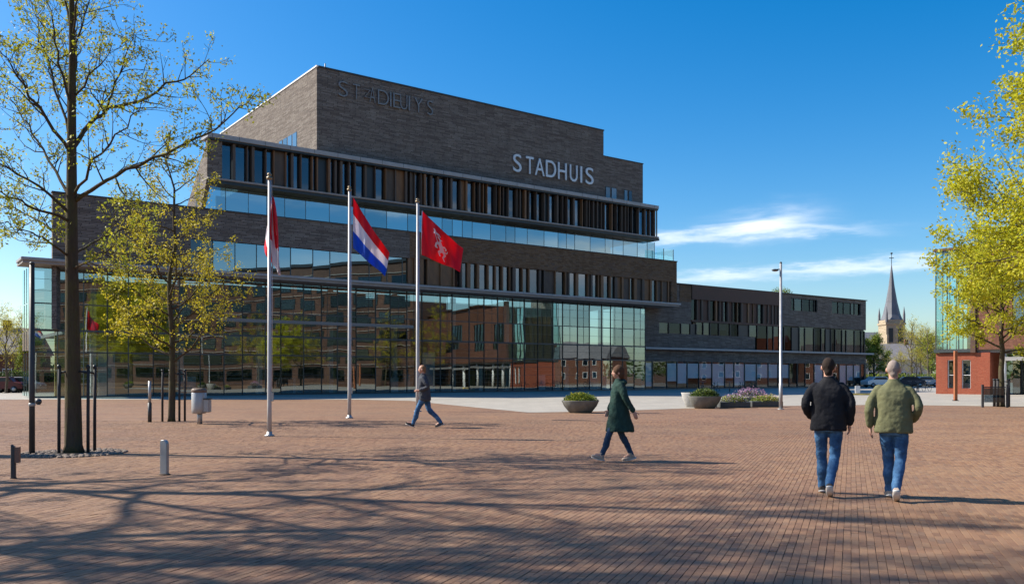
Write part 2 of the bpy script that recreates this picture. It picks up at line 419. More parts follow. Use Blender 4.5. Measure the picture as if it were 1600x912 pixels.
jl = rs.uniform(-.002, .002, (n, 1)); V[:, :, 0] += jl; V[:, :, 1] += rs.uniform(-.0015, .0015, (n, 1))
V[:, :, 2] += V[:, :, 0] * tx[rest][:, None] + V[:, :, 1] * ty[rest][:, None] + dz[rest][:, None]
# local x runs along the course (u), local y across (v)
X = V[:, :, 0] * sa + V[:, :, 1] * ca + bx[rest][:, None]; Yy = V[:, :, 0] * ca - V[:, :, 1] * sa + by[rest][:, None]
# (u,v) -> (x,y) is a reflection, so flip faces
W_ = np.stack([X, Yy, V[:, :, 2]], -1).reshape(-1, 3)
FF = (bf[:, ::-1][None] + (np.arange(n) * 12)[:, None, None]).reshape(-1, 4)
link('brick_paving', np_mesh('brick_paving', W_, FF, M['pave']), ground, kind='stuff')
bme = np_mesh('brick', bv, bf, M['pave'])
for i in single:
    o = link('brick', bme, ground)
    o.location = (bx[i], by[i], dz[i]); o.rotation_euler = (ty[i] * .8, -tx[i], pi / 2 - PV_A)

# pale stone paving in front of the hall (slabs with joints)
t = NT('pale_slabs'); pos = t.n('ShaderNodeNewGeometry').outputs['Position']
mp = t.n('ShaderNodeMapping', {'Vector': pos, 'Rotation': (0, 0, -.6324)}).outputs[0]
br = t.n('ShaderNodeTexBrick', {'Vector': mp, 'Color1': (.41, .375, .315, 1), 'Color2': (.33, .305, .26, 1), 'Mortar': (.20, .18, .155, 1), 'Scale': 1.0, 'Mortar Size': .02, 'Brick Width': 1.2, 'Row Height': .8})
colr = t.mix(t.math('MULTIPLY', t.noise(pos, .4, 5, .6), .6), br.outputs[0], c4((.27, .245, .21)))
t.bsdf(Base_Color=colr, Roughness=.8); M['slabs'] = t.m
pp = [gp(-1200, 623.5), gp(560, 624), gp(640, 625.8), gp(700, 632), gp(827, 644.3), gp(900, 643), gp(980, 641), gp(1080, 637.5), gp(1220, 634), gp(1380, 632), gp(1600, 635), gp(2300, 640)]
far = [Vector((160, 190, 0)), Vector((60, 200, 0)), Vector((-80, 75, 0)), Vector((-150, 80, 0))]
sl = MB(); sl.add([(p.x, p.y, .004) for p in pp + far], [tuple(range(len(pp) + 4))])
sl.build('pale_paving', M['slabs'], kind='structure')

# ------------------------------------------------------------------ town hall
D1 = Vector((.8066, .5912)); D2 = Vector((-.5912, .8066)); P0 = Vector((-31.0, 60.0))
RZ = atan2(.5912, .8066); C0 = P0.dot(D2); K0 = P0.dot(D1)
def SP(px, t=0.0):
    r = Vector(((px - 800) / F, 1)); Y = (C0 + t) / r.dot(D2); return Y * r.dot(D1) - K0
hall = empty('town_hall', (P0.x, P0.y, 0), RZ)
tag(hall, 'large dark brick town hall with stacked storeys, glass lobby and wooden fins', 'town hall')
rnd = random.Random(11)
def hp(name, mat, *boxes, parent=hall, bevel=0, kind=None):
    m = MB()
    for b in boxes: m.box(*b)
    return m.build(name, M[mat], parent, bevel=bevel, kind=kind)
pane_me = {}
def pane(s0, s1, t0, z0, z1, mat, parent=hall, name='pane', side=False):
    key = mat
    if key not in pane_me:
        pane_me[key] = MB().box(-.5, .5, -.012, .012, -.5, .5).mesh('pane', M[mat])
    o = link(name, pane_me[key], parent)
    o.location = ((s0 + s1) / 2, t0, (z0 + z1) / 2); o.scale = (abs(s1 - s0), 1, z1 - z0)
    o.rotation_euler = (rnd.uniform(-1, 1) * .003, 0, rnd.uniform(-1, 1) * .006 + (pi / 2 if side else 0))
    if side: o.location = (t0, (s0 + s1) / 2, (z0 + z1) / 2)
    return o
bar_me = {}
def bar(x0, x1, y0, y1, z0, z1, mat, name, parent=hall):
    if mat not in bar_me: bar_me[mat] = MB().box(-.5, .5, -.5, .5, -.5, .5).mesh(name, M[mat])
    o = link(name, bar_me[mat], parent); o.location = ((x0 + x1) / 2, (y0 + y1) / 2, (z0 + z1) / 2); o.scale = (x1 - x0, y1 - y0, z1 - z0); return o

sL, sR = SP(82), SP(1057.5)
g0, g1 = SP(46, 2), SP(1008, 2)
s298, s640 = SP(298), SP(640)
DP = 26.0
# second storey volume: brick band, piers
hp('brick_wall', 'brick', (sL, s640, 0, .4, 11.87, 14.15), (sL, s298, 0, .4, 9.6, 11.87))
hp('brick_wall', 'brick_warm', (s640, sR, 0, .4, 11.92, 14.15), (SP(1049), sR, 0, .4, 9.6, 11.92))
ang = .43
m = MB(); m.prism([(sL, .4), (sL + .3, .4), (sL + .3 + 8, DP), (sL + 8, DP)], 4.8, 14.15); m.build('side_wall', M['brick'], hall)
m = MB(); m.prism([(sL + .4, .4), (sR - .4, .4), (sR - .4, DP - .5), (sL + 8.2, DP - .5)], 13.6, 13.9); m.build('roof_slab', M['roof'], hall)
hp('parapet_cap', 'coping', (sL - .05, sR + .06, -.07, .47, 14.15, 14.24))
hp('end_wall', 'brick', (sR - .4, sR - .01, .4, DP, 9.6, 14.15))
# ledge 1 over the lobby
led = MB()
s = SP(33, -.4); 
hp('ledge', 'metal', (s, sR + .25, -.42, 2.25, 9.36, 9.56), bevel=.02)
hp('ledge_soffit', 'fascia', (s + .1, sR + .1, -.3, 2.6, 9.17, 9.355))
# strip window, second storey left
x = s298; i = 0
while x < s640 - .4:
    wdt = rnd.choice([1.5, 1.9, 1.3, 1.7]); x1 = min(x + wdt, s640 - .05)
    pane(x, x1, .22, 9.58, 11.86, 'glass_blue' if rnd.random() < .85 else 'glass_dark')
    bar(x1 - .025, x1 + .025, .16, .28, 9.58, 11.87, 'frame', 'mullion'); x = x1
# wood fins and panes, second storey right
x = s640 + .1; e = SP(1049)
bar(s640 - .15, s640 + .1, .02, .4, 9.58, 11.9, 'wood', 'fin')
while x < e - .3:
    wdt = rnd.choice([.45, .7, 1.0, 1.25, .8]); x1 = min(x + wdt, e)
    r = rnd.random()
    if r < .62: pane(x, x1, .3, 9.58, 11.9, 'glass_dark')
    else: bar(x, x1, .22, .3, 9.58, 11.92, 'wood' if rnd.random() < .6 else 'wood2', 'wood_panel')
    fw = rnd.choice([.10, .16, .24, .36])
    bar(x1 - fw / 2, x1 + fw / 2, rnd.uniform(.0, .1), .36, 9.57, 11.905, 'wood' if rnd.random() < .65 else 'wood2', 'fin'); x = x1 + fw / 2
hp('back_wall', 'int_wall', (s298 - 1, sR - .5, 3.0, 3.2, 9.7, 13.5))
hp('floor_slab', 'int_slab', (sL + .5, sR - .42, .41, 3, 9.565, 9.68))
# lobby glazing, ground to ledge
zs = [(0.12, 3.18), (3.28, 4.70), (4.85, 6.62), (6.70, 9.16)]
x = g0; nb_ = 36; step = (g1 - g0) / nb_
xs = [g0 + i * step + (rnd.uniform(-.22, .22) if 0 < i < nb_ else 0) for i in range(nb_ + 1)]
for i in range(nb_):
    a, b = xs[i], xs[i + 1]
    for j, (z0, z1) in enumerate(zs):
        if j == 3 or True:
            pane(a + .02, b - .02, 2.0, z0, z1, 'glass')
for i, a in enumerate(xs):
    bar(a - .024, a + .024, 1.92, 2.12, 0, 9.17, 'dark' if i % 2 else 'frame', 'mullion')
for z0, z1 in ((0, .12), (3.18, 3.28), (4.70, 4.85), (6.62, 6.70)):
    bar(g0, g1, 1.94, 2.1, z0, z1, 'frame', 'transom')
for z0 in (1.62, 2.42, 4.02, 5.72, 7.55, 8.35): bar(g0, g1, 1.955, 1.985, z0, z0 + .022, 'frame', 'glazing_bar')
for i in range(nb_):
    q_ = xs[i] + (xs[i + 1] - xs[i]) * rnd.uniform(.35, .65)
    if rnd.random() < .6: bar(q_ - .012, q_ + .012, 1.96, 1.98, 4.86, 9.16, 'frame', 'glazing_bar')
s350, s640g = SP(340, 2), SP(645, 2)
bar(s350, s640g, 1.86, 2.2, 5.85, 6.12, 'fascia', 'transom')
# left return of the lobby: a glazed corner that shows sky
for z0, z1 in zs: pane(2.1, 5.6, g0, z0, z1, 'glass_clear', side=True)
for z0, z1 in zs:
    for a in (2.1, 3.3, 4.5): bar(g0 - .03, g0 + .03, a, a + .06, z0, z1, 'frame', 'mullion')
# right return
hp('glass_return', 'glass', (g1 - .02, g1, 2.06, 2.55, 0, 9.16))
# lobby interior
sI = SP(100, 3)
hp('floor_slab', 'int_slab', (sI, g1 - .2, 2.7, 14, 4.62, 4.86))
hp('floor_slab', 'int_slab', (sI, g1 - .2, 2.65, 3.1, 9.0, 9.16))
hp('back_wall', 'int_wall', (SP(330, 9), g1 - .2, 11, 11.2, 0, 9.2))
hp('ochre_wall', 'int_ochre', (sI, SP(330, 7), 7, 7.2, 0, 9.0))
hp('reflection_brick', 'brick', (s350, s640g - 4, 3.4, 3.6, 6.4, 8.9), (s640g - 3, s640g, 3.4, 3.6, 6.4, 8.9))  # brick put behind the glass to stand for a reflected brick wall
hp('interior_spandrel', 'brick', (SP(760, 2.4), g1 - .1, 2.4, 2.6, 3.3, 4.7))
m = MB(); z_ = 6.35
while z_ < 9.0: m.box(s350 - 6, s640g, 2.5, 2.56, z_, z_ + .07); z_ += .17
m.build('reflection_slats', M['fascia'], hall, kind='stuff')  # slats stand in for brick courses reflected in the glass
m = MB(); z_ = .9
while z_ < 4.4: m.box(sI + .5, g1 - 8, 5.4, 5.45, z_, z_ + .04); z_ += .42
m.build('shelf_edges', M['int_white'], hall, kind='stuff')
a = sI + 2
while a < g1:
    hp('column', 'int_white', (a, a + .4, 4.4, 4.8, 0, 4.62)); 
    hp('column', 'int_white', (a, a + .4, 4.4, 4.8, 4.86, 9.1)); a += 6.4
for k_ in range(34):
    a = rnd.uniform(sI + 1, g1 - 2); hp('interior_screen', rnd.choice(['blind', 'int_ochre', 'wood', 'int_white']), (a, a + rnd.uniform(.3, 1.8), 3.2 + k_ * .05, 3.24 + k_ * .05, .0, rnd.uniform(.8, 4.0)))
# third storey: setback glass band
b0, b1 = SP(322, 1.2), SP(1022.5, 1.2)
x = b0
while x < b1 - .3:
    wdt = rnd.choice([1.1, 1.5, 1.8, 2.1]); x1 = min(x + wdt, b1)
    pane(x + .015, x1 - .015, 1.2, 14.2, 16.2, 'glass_blue')
    bar(x1 - .02, x1 + .02, 1.17, 1.24, 14.2, 16.25, 'frame', 'mullion'); x = x1
hp('back_wall', 'int_wall', (b0 + 1.8, b1 - 3.5, 4.5, 4.7, 13.9, 16.2))
pane(1.25, 4, b1, 14.2, 16.2, 'glass_clear', side=True)
hp('ledge', 'fascia', (SP(324, -.1), SP(1030, -.2), -.2, 1.35, 16.47, 16.62), bevel=.02)
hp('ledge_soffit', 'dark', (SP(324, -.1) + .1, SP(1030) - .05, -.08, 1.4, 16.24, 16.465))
# fourth storey: fins
f0, f1 = SP(347), SP(1026)
hp('brick_pier', 'brick', (SP(325), f0, .0, .5, 16.625, 19.45))
x = f0
while x < f1 - .3:
    wdt = rnd.choice([.38, .5, .62, .8, .95]); x1 = min(x + wdt, f1); r = rnd.random()
    if r < .80: pane(x, x1, .42, 16.62, 19.45, 'glass_dark')
    elif r < .87: bar(x, x1, .32, .42, 16.62, 19.45, 'dark', 'dark_panel')
    else: bar(x, x1, .30, .40, 16.625, 19.45, 'wood' if rnd.random() < .35 else 'wood2', 'wood_panel')
    fw = rnd.choice([.06, .08, .12, .2])
    bar(x1 - fw / 2, x1 + fw / 2, rnd.uniform(-.04, .12), .48, 16.63, 19.44, 'wood' if rnd.random() < .3 else 'wood2', 'fin'); x = x1 + fw / 2
hp('corner_post', 'frame', (f1 - .05, f1 + .05, -.05, .05, 16.63, 19.44))
hp('back_wall', 'int_wall', (f0, f1 - .5, 2.2, 2.4, 16.6, 19.4))
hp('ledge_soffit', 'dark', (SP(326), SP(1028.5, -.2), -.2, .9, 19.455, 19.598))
hp('ledge', 'metal', (SP(324.5, -.3), SP(1029.5, -.3), -.32, 1.4, 19.60, 19.95), bevel=.02)
a = SP(330)
while a < f1:
    hp('ledge_joint', 'dark', (a, a + .03, -.327, -.31, 19.61, 19.94)); a += 2.05
m = MB(); m.prism([(SP(326) + .8, 1.4), (f1 - .5, 1.4), (f1 - .5, 14), (SP(326) + 5.2, 14)], 19.5, 19.8); m.build('roof_slab', M['roof'], hall)
hp('floor_slab', 'int_slab', (b0 + 2.8, f1 - .2, 1.36, 8, 16.3, 16.6))
# slanting side wall at the left end
s324 = SP(324.5)
def side_poly(poly, s0, s1, name, mat):
    n_ = len(poly); m = MB()
    m.add([(s0, t_, z_) for t_, z_ in poly] + [(s1, t_, z_) for t_, z_ in poly],
          [tuple(range(n_)), tuple(range(2 * n_ - 1, n_ - 1, -1))] + [(i, n_ + i, n_ + (i + 1) % n_, (i + 1) % n_) for i in range(n_)])
    return m.build(name, M[mat], hall)
side_poly([(0.0, 19.44), (.05, 16.63), (1.7, 14.24), (6.6, 14.24)], s324 - .03, s324 + .3, 'slanted_side_wall', 'brick')
for dt in (0, .5): side_poly([(1.75 + dt, 17.2 - dt * .9), (1.95 + dt, 17.2 - dt * .9), (2.5 + dt, 14.8), (2.2 + dt, 14.8)], s324 - .045, s324 - .02, 'slit_window', 'dark')
# upper block
u0, u1, u2 = SP(495, 1), SP(943, 1), SP(1006, 1)
hp('upper_wall', 'brick', (u0 + .3, u1, 1.0, 1.4, 19.955, 27.2))
hp('upper_side_wall', 'brick', (u0, u0 + .3, 1.0, 26, 19.955, 27.2))
hp('upper_end_wall', 'brick', (u1 - .3, u1 - .003, 1.4, 26, 19.96, 27.2))
hp('upper_roof', 'roof', (u0 + .3, u1 - .3, 1.4, 26, 26.6, 26.8))
hp('parapet_cap', 'coping', (u0 + .12, u1 + .05, .93, 1.5, 27.2, 27.32))
hp('parapet_cap', 'white', (u0 - .06, u0 + .1, .93, 26, 27.2, 27.32))
hp('step_wall', 'brick', (u1, u2, 1.15, 1.5, 19.955, 24.6))
hp('step_body', 'brick', (u1, u2 - .01, 1.5, 14, 19.96, 24.55))
hp('parapet_cap', 'coping', (u1 + .055, u2 + .05, 1.08, 1.56, 24.6, 24.68))
for a, b in ((946, 954), (955, 964), (975, 981), (982, 988)):
    fr = bar(SP(a, 1.1), SP(b, 1.1), 1.13, 1.16, 20.1, 21.5, 'dark', 'window_frame')
    pane(SP(a, 1.1) + .08, SP(b, 1.1) - .08, 1.11, 20.15, 21.42, 'glass_dark')
for a, b in ((5.2, 6.2), (6.3, 7.3), (7.4, 8.4), (8.5, 9.4)):
    hp('window_frame', 'dark', (u0 - .012, u0 + .02, a, b, 21.2, 22.8))
    pane(a + .06, b - .06, u0 - .02, 21.25, 22.75, 'glass_blue', side=True)
m = MB(); m.tube([(SP(508, 2), 2, 27.2), (SP(508, 2), 2, 28.0)], .05, 6); m.tube([(SP(512, 3), 3, 27.2), (SP(512, 3), 3, 27.7)], .03, 6); m.build('antenna', M['frame'], hall)
# terrace balustrade
for a, b in ((SP(1026, .3), SP(1037, .3)), (SP(1037, .3), SP(1052, .3))):
    pane(a + .02, b - .02, .3, 14.26, 15.5, 'glass_clear')
    bar(b - .03, b + .03, .28, .34, 14.24, 15.52, 'frame', 'balustrade_post')
for a in (.3, 2.3, 4.3): pane(a, a + 1.96, SP(1052, .3), 14.26, 15.5, 'glass_clear', side=True)

# letters on the facade
def text_mesh(ch, size, depth, mat, off=0):
    cu = bpy.data.curves.new('letter', 'FONT'); cu.body = ch; cu.size = size; cu.extrude = depth; cu.offset = off
    o = bpy.data.objects.new('tmp_letter', cu); C.objects.link(o)
    dg = bpy.context.evaluated_depsgraph_get(); me = bpy.data.meshes.new_from_object(o.evaluated_get(dg))
    bpy.data.objects.remove(o); me.materials.clear(); me.materials.append(mat); return me
def z_at(px, py, t): 
    r = Vector(((px - 800) / F, 1)); Y = (C0 + t) / r.dot(D2); return CAMZ + (HZ - py) / F * Y
sign = empty('building_sign', (P0.x, P0.y, 0), RZ); tag(sign, 'bright steel lettering STADHUIS low on the upper brick wall', 'sign')
z_s = z_at(862, 276, .9)
cw = (SP(926, .9) - SP(801, .9)); 
lx = [801, 821, 835, 852, 871, 889.5, 905.5, 914]; rx = [814, 833, 850, 868, 884.5, 901.5, 909, 926.5]
for ch, a, b in zip('STADHUIS', lx, rx):
    me = text_mesh(ch, 2.45, .07, M['letter'], .004)
    o = link('letter', me, sign); co = [v.co.x for v in me.vertices]; mn, mxx = min(co), max(co)
    a_, b_ = SP(a, .9), SP(b, .9)
    scx = 1.0 if ch == 'I' else (b_ - a_) / (mxx - mn)
    o.location = (a_ - mn * scx if ch != 'I' else (a_ + b_) / 2 - (mn + mxx) / 2, .86, z_s - .12); o.rotation_euler = (pi / 2, 0, 0); o.scale = (scx, 1, 1)
sign2 = empty('building_sign', (P0.x, P0.y, 0), RZ); tag(sign2, 'faded thin jumbled lettering high on the left of the upper brick wall', 'sign')
LT = [('S', 528, 543, 0), ('T', 551, 562, 0), ('Z', 569, 579, .35), ('A', 577, 586, 0), ('D', 590, 607, 0), ('I', 609, 613, 0), ('E', 614, 625, 0), ('U', 625, 636, 0), ('I', 638, 642, 0), ('Y', 647, 660, 0), ('S', 667, 676, 0)]
for ch, a, b, dzz in LT:
    me = text_mesh(ch, 1.95 if not dzz else 1.1, .05, M['letter_old'], -.03)
    o = link('letter', me, sign2); co = [v.co.x for v in me.vertices]; mn, mxx = min(co), max(co)
    a_, b_ = SP(a, .9), SP(b, .9); scx = (b_ - a_) / (mxx - mn)
    if ch == 'I': scx = 1
    zz = z_at(535, 151.5, .9) + (z_at(672, 180.5, .9) - z_at(535, 151.5, .9)) * (a - 535) / 137
    o.location = (a_ - mn * scx, .88, zz + dzz); o.rotation_euler = (pi / 2, 0, 0); o.scale = (scx, 1, 1)

# ------------------------------------------------------------------ low wing to the right
wing = empty('office_wing', (P0.x, P0.y, 0), RZ)
tag(wing, 'long low dark brick wing with a pale ledge, right of the tall hall', 'building')
T = 2.6
def wp(name, mat, *b, **k): return hp(name, mat, *b, parent=wing, **k)
w0, w1 = g1, SP(1353, T)
wA, wB, wC = SP(1080, T), SP(1218, T), SP(1062, T)
wp('brick_wall', 'brick', (w0, SP(1030, T), T, T + .4, 4.8, 9.15), (SP(1030, T), wA, T, T + .4, 7.6, 9.15), (sR - 2, wA, T, T + .4, 9.15, 12.1), (w0, w1, T, T + .4, 3.2, 4.5),
   (wB, w1, T, T + .4, 8.0, 10.05), (wB, w1, T, T + .4, 11.65, 12.1), (SP(1277, T), SP(1300, T), T, T + .4, 10.05, 11.65), (wB, SP(1236, T), T, T + .4, 10.05, 11.65), (SP(1345, T), w1, T, T + .4, 10.05, 11.65))
wp('brick_wall', 'brick_warm', (wC, wA - .02, T - .05, T, 10.2, 12.05))
wp('spandrel', 'brick', (SP(1030, T), SP(1180, T), T + .02, T + .4, 4.8, 6.4))
wp('cladding', 'corten', (wA, wB, T - .15, T + .3, 10.5, 12.12))
wp('ledge', 'metal', (g1 + .05, SP(1367, T - .8), T - .7, T + .3, 4.52, 4.76), bevel=.02)
wp('parapet_cap', 'coping', (sR - 2, w1 + .05, T - .2, T + .5, 12.12, 12.22))
wp('roof_slab', 'roof', (w0 + .5, w1 - .3, T + .4, 24, 11.7, 11.9))
wp('end_wall', 'brick', (w1 - .3, w1 - .003, T + .4, 22, 0, 12.1))
wp('back_wall', 'int_wall', (w0, w1 - .5, T + 4.5, T + 4.7, 0, 11.6))
wp('floor_slab', 'int_slab', (w0, w1 - .4, T + .42, T + 4.5, 4.3, 4.6), (w0, w1 - .4, T + .42, T + 4.5, 7.9, 8.1))
# top floor louvred part
x = wA + .2
while x < wB - .3:
    wdt = rnd.choice([.5, .8, 1.1]); x1 = min(x + wdt, wB); r = rnd.random(); darkside = x > SP(1158, T)
    if r < (.25 if darkside else .75): pane(x, x1, T + .2, 8.1, 10.5, 'glass_wing', wing)
    else: bar(x, x1, T + .1, T + .2, 8.1, 10.5, 'corten', 'wood_panel', wing)
    fw = rnd.choice([.1, .18, .3]); bar(x1 - fw / 2, x1 + fw / 2, T - .05, T + .3, 8.1, 10.5, 'wood2' if rnd.random() < .7 else 'wood', 'fin', wing); x = x1 + fw / 2
wp('cladding', 'corten', (wA, wB, T - .1, T + .3, 7.85, 8.09))
for a, b in ((1236, 1277), (1300, 1345)):
    x = SP(a, T); e = SP(b, T)
    while x < e - .2:
        x1 = min(x + rnd.choice([.9, 1.3, 1.7]), e); pane(x, x1, T + .25, 10.06, 11.64, 'glass_wing', wing)
        bar(x1 - .05, x1 + .05, T + .15, T + .35, 10.06, 11.64, 'dark', 'mullion', wing); x = x1
# first floor windows
x = SP(1030, T)
while x < w1 - .5:
    x1 = min(x + rnd.choice([1.2, 1.6, 2.0, 1.0]), w1 - .3); lo = 4.8 if x > SP(1180, T) else 6.4
    top = 7.6 if x < wA else 7.85
    if rnd.random() < .82: pane(x + .03, x1 - .03, T + .12, lo, top + .1, 'glass_wing', wing)
    else: bar(x, x1, T + .1, T + .2, lo, top, 'dark', 'dark_panel', wing)
    bar(x1 - .05, x1 + .05, T + .0, T + .3, lo, top, 'dark', 'mullion', wing)
    if rnd.random() < .4: wp('blind', 'blind', (x + .1, x1 - .1, T + .6, T + .63, lo + rnd.uniform(0, 1.2), top))
    x = x1
# ground floor shopfront with pale blinds
x = g1 + .1
while x < w1 - .5:
    x1 = min(x + rnd.choice([1.7, 2.0, 2.3]), w1 - .3)
    pane(x + .03, x1 - .03, T + .1, .15, 3.18, 'glass_shop', wing); bar(x1 - .03, x1 + .03, T, T + .2, 0, 3.19, 'frame', 'mullion', wing)
    r = rnd.random()
    if x < SP(1180, T) and r < .9 or r < .4:
        wp('blind', 'blind', (x + .05, x1 - .05, T + .14, T + .16, rnd.choice([.4, .7, .95, 1.3]), 3.0))
    x = x1
bar(g1 + .1, w1, T + .02, T + .18, 0, .15, 'frame', 'sill', wing)
wp('ground_mullion', 'dark', (w1 - .3, w1, T, T + .39, 0, 3.2))
gb = tag(empty('glass_annex', (P0.x, P0.y, 0), RZ), 'narrow green glazed annex behind the far end of the low wing', 'building')
hp('annex_wall', 'brick', (w1 + .05, w1 + 4.2, 8.4, 12, 0, 9.6), parent=gb)
for z0 in (0, 2.4, 4.8, 7.2):
    pane(w1 + .05, w1 + 2, 8.0, z0 + .05, z0 + 2.35, 'glass_dark', gb); pane(w1 + 2.05, w1 + 4.1, 8.0, z0 + .05, z0 + 2.35, 'glass_dark', gb)
hp('annex_frame', 'frame', (w1, w1 + 4.3, 7.9, 8.1, 9.6, 9.75), (w1 + 2, w1 + 2.05, 7.95, 8.05, 0, 9.6), parent=gb)

# ------------------------------------------------------------------ vegetation generators
def add_leaves(pts, nrm_spread, size, rng, jitter):
    n_ = len(pts); P = np.array(pts) + rng.normal(0, jitter, (n_, 3))
    a = rng.normal(0, 1, (n_, 3)); a /= np.linalg.norm(a, axis=1)[:, None]
    b = rng.normal(0, 1, (n_, 3)); b -= (a * b).sum(1)[:, None] * a; b /= np.linalg.norm(b, axis=1)[:, None]
    s_ = size * rng.uniform(.55, 1.25, (n_, 1))
    v = np.stack([P - a * s_ * .5, P + b * s_ * .27, P + a * s_ * .5, P - b * s_ * .27], 1)
    f = np.arange(n_ * 4).reshape(-1, 4); return v.reshape(-1, 3), f
def grow(mb, p, d, length, r0, lvl, rng, tips, up=.12, nseg=6, maxl=3, sides=5, density=1.0, wander=.16):
    pts = [Vector(p)]; rr = [r0]; d = Vector(d).normalized()
    for i in range(nseg):
        d = (d + Vector((rng.gauss(0, wander), rng.gauss(0, wander), rng.gauss(0, wander) + up))).normalized()
        pts.append(pts[-1] + d * length / nseg); rr.append(max(.004, r0 * (1 - .85 * (i + 1) / nseg)))
    mb.tube(pts, rr, max(3, sides - lvl), caps=False)
    if lvl >= maxl - 1:
        for i in range(1, len(pts)): tips.append((pts[i - 1].lerp(pts[i], rng.random())))
        tips.append(pts[-1])
    if lvl < maxl:
        nchild = max(2, int((length * (2.2 if lvl == 0 else 3.2)) * density))
        for c in range(nchild):
            f_ = .22 + .78 * (c + rng.random() * .8) / nchild; f_ = min(f_, .98)
            k_ = min(int(f_ * nseg), nseg - 1); q = pts[k_].lerp(pts[k_ + 1], f_ * nseg - k_)
            dd = (pts[k_ + 1] - pts[k_]).normalized()
            s_ = dd.cross(Vector((rng.gauss(0, 1), rng.gauss(0, 1), rng.gauss(0, 1)))).normalized()
            nd = (dd * .75 + s_ * .8).normalized()
            grow(mb, q, nd, length * (.42 if lvl == 0 else .5) * (1.15 - f_ * .6), max(.004, rr[k_] * .55), lvl + 1, rng, tips, up, max(3, nseg - 2), maxl, sides, density, wander)
def limb_path(mb, pts, r0, rng, tips, maxl=3, density=1.0, up=.12, fine=3):
    """a hand laid limb, then side shoots"""
    P = []; pts = [Vector(p) for p in pts]
    for i in range(len(pts) - 1):
        for k_ in range(fine):
            q = pts[i].lerp(pts[i + 1], k_ / fine); P.append(q + Vector((rng.gauss(0, .025), rng.gauss(0, .025), rng.gauss(0, .025))))
    P.append(pts[-1]); m_ = len(P); rr = [max(.007, r0 * (1 - .88 * i / (m_ - 1))) for i in range(m_)]
    mb.tube(P, rr, 6, caps=False)
    L_ = sum((P[i + 1] - P[i]).length for i in range(m_ - 1))
    nc = int(L_ * 4.2 * density)
    for c in range(nc):
        f_ = .18 + .82 * (c + rng.random()) / nc; f_ = min(f_, .99); g_ = f_ * (m_ - 1); k_ = min(int(g_), m_ - 2); q = P[k_].lerp(P[k_ + 1], g_ - k_)
        dd = (P[k_ + 1] - P[k_]).normalized(); s_ = dd.cross(Vector((rng.gauss(0, 1), rng.gauss(0, 1), rng.gauss(0, 1)))).normalized()
        grow(mb, q, dd * .7 + s_ * .9, rng.uniform(.5, 1.15) * (1.25 - .6 * f_), rr[k_] * .45 + .003, 1, rng, tips, up, 4, maxl, 5, density, .2)
def make_tree(name, seed, H, r0, base, R, nl, leaves, lsize, leafmat, bark='bark', limbs=None, density=1.0, maxl=2, up=.1, profile='round', jitter=.12, trunk_pts=None, elev=(.35, .9), flare=1.35):
    rng = random.Random(seed); nr = np.random.RandomState(seed)
    tr = MB()
    if trunk_pts is None:
        trunk_pts = [Vector((rng.gauss(0, .015) * i, rng.gauss(0, .015) * i, H * i / 10)) for i in range(11)]
    m_ = len(trunk_pts)
    tr.tube([trunk_pts[0]] + [trunk_pts[0].lerp(trunk_pts[1], .12)] + trunk_pts[1:], [r0 * flare, r0 * 1.05] + [max(.02, r0 * (1 - .9 * (i / (m_ - 1)) ** 1.1)) for i in range(1, m_)], 12)
    bm_ = MB(); tips = []
    if limbs:
        for pts, r in limbs: limb_path(bm_, pts, r * .62, rng, tips, density=density, up=up)
    for i in range(nl):
        f_ = (i + .5) / nl; h = base + (H * .96 - base) * f_
        g_ = h / H * (m_ - 1); k_ = min(int(g_), m_ - 2); q = trunk_pts[k_].lerp(trunk_pts[k_ + 1], g_ - k_)
        a = i * 2.4 + rng.uniform(-.4, .4); pr = {'round': sin(pi * min(1, .22 + f_ * .8)) ** .7, 'cone': 1.05 - .8 * f_, 'up': .5 + .5 * (1 - f_), 'lean': 1.08 - .62 * f_}[profile]
        e_ = rng.uniform(*elev) + f_ * .35
        grow(bm_, q, (cos(a) * cos(e_), sin(a) * cos(e_), sin(e_)), R * pr * rng.uniform(.85, 1.12), r0 * .38 * (1 - .6 * f_), 0, rng, tips, up, 6, maxl, 6, density)
    root = empty(name)
    o1 = tr.build('trunk', M[bark], root); o2 = bm_.build('branches', M[bark], root, kind='stuff')
    if leaves:
        T_ = np.array([tuple(p) for p in tips]); idx = nr.randint(0, len(T_), leaves)
        # clumps: favour a random subset of tips
        wgt = nr.gamma(.8, 1, len(T_)); wgt /= wgt.sum(); idx = nr.choice(len(T_), leaves, p=wgt)
        v, f = add_leaves(T_[idx], None, lsize, nr, jitter)
        link('crown', np_mesh('crown', v, f, M[leafmat]), root, kind='stuff')
    return root

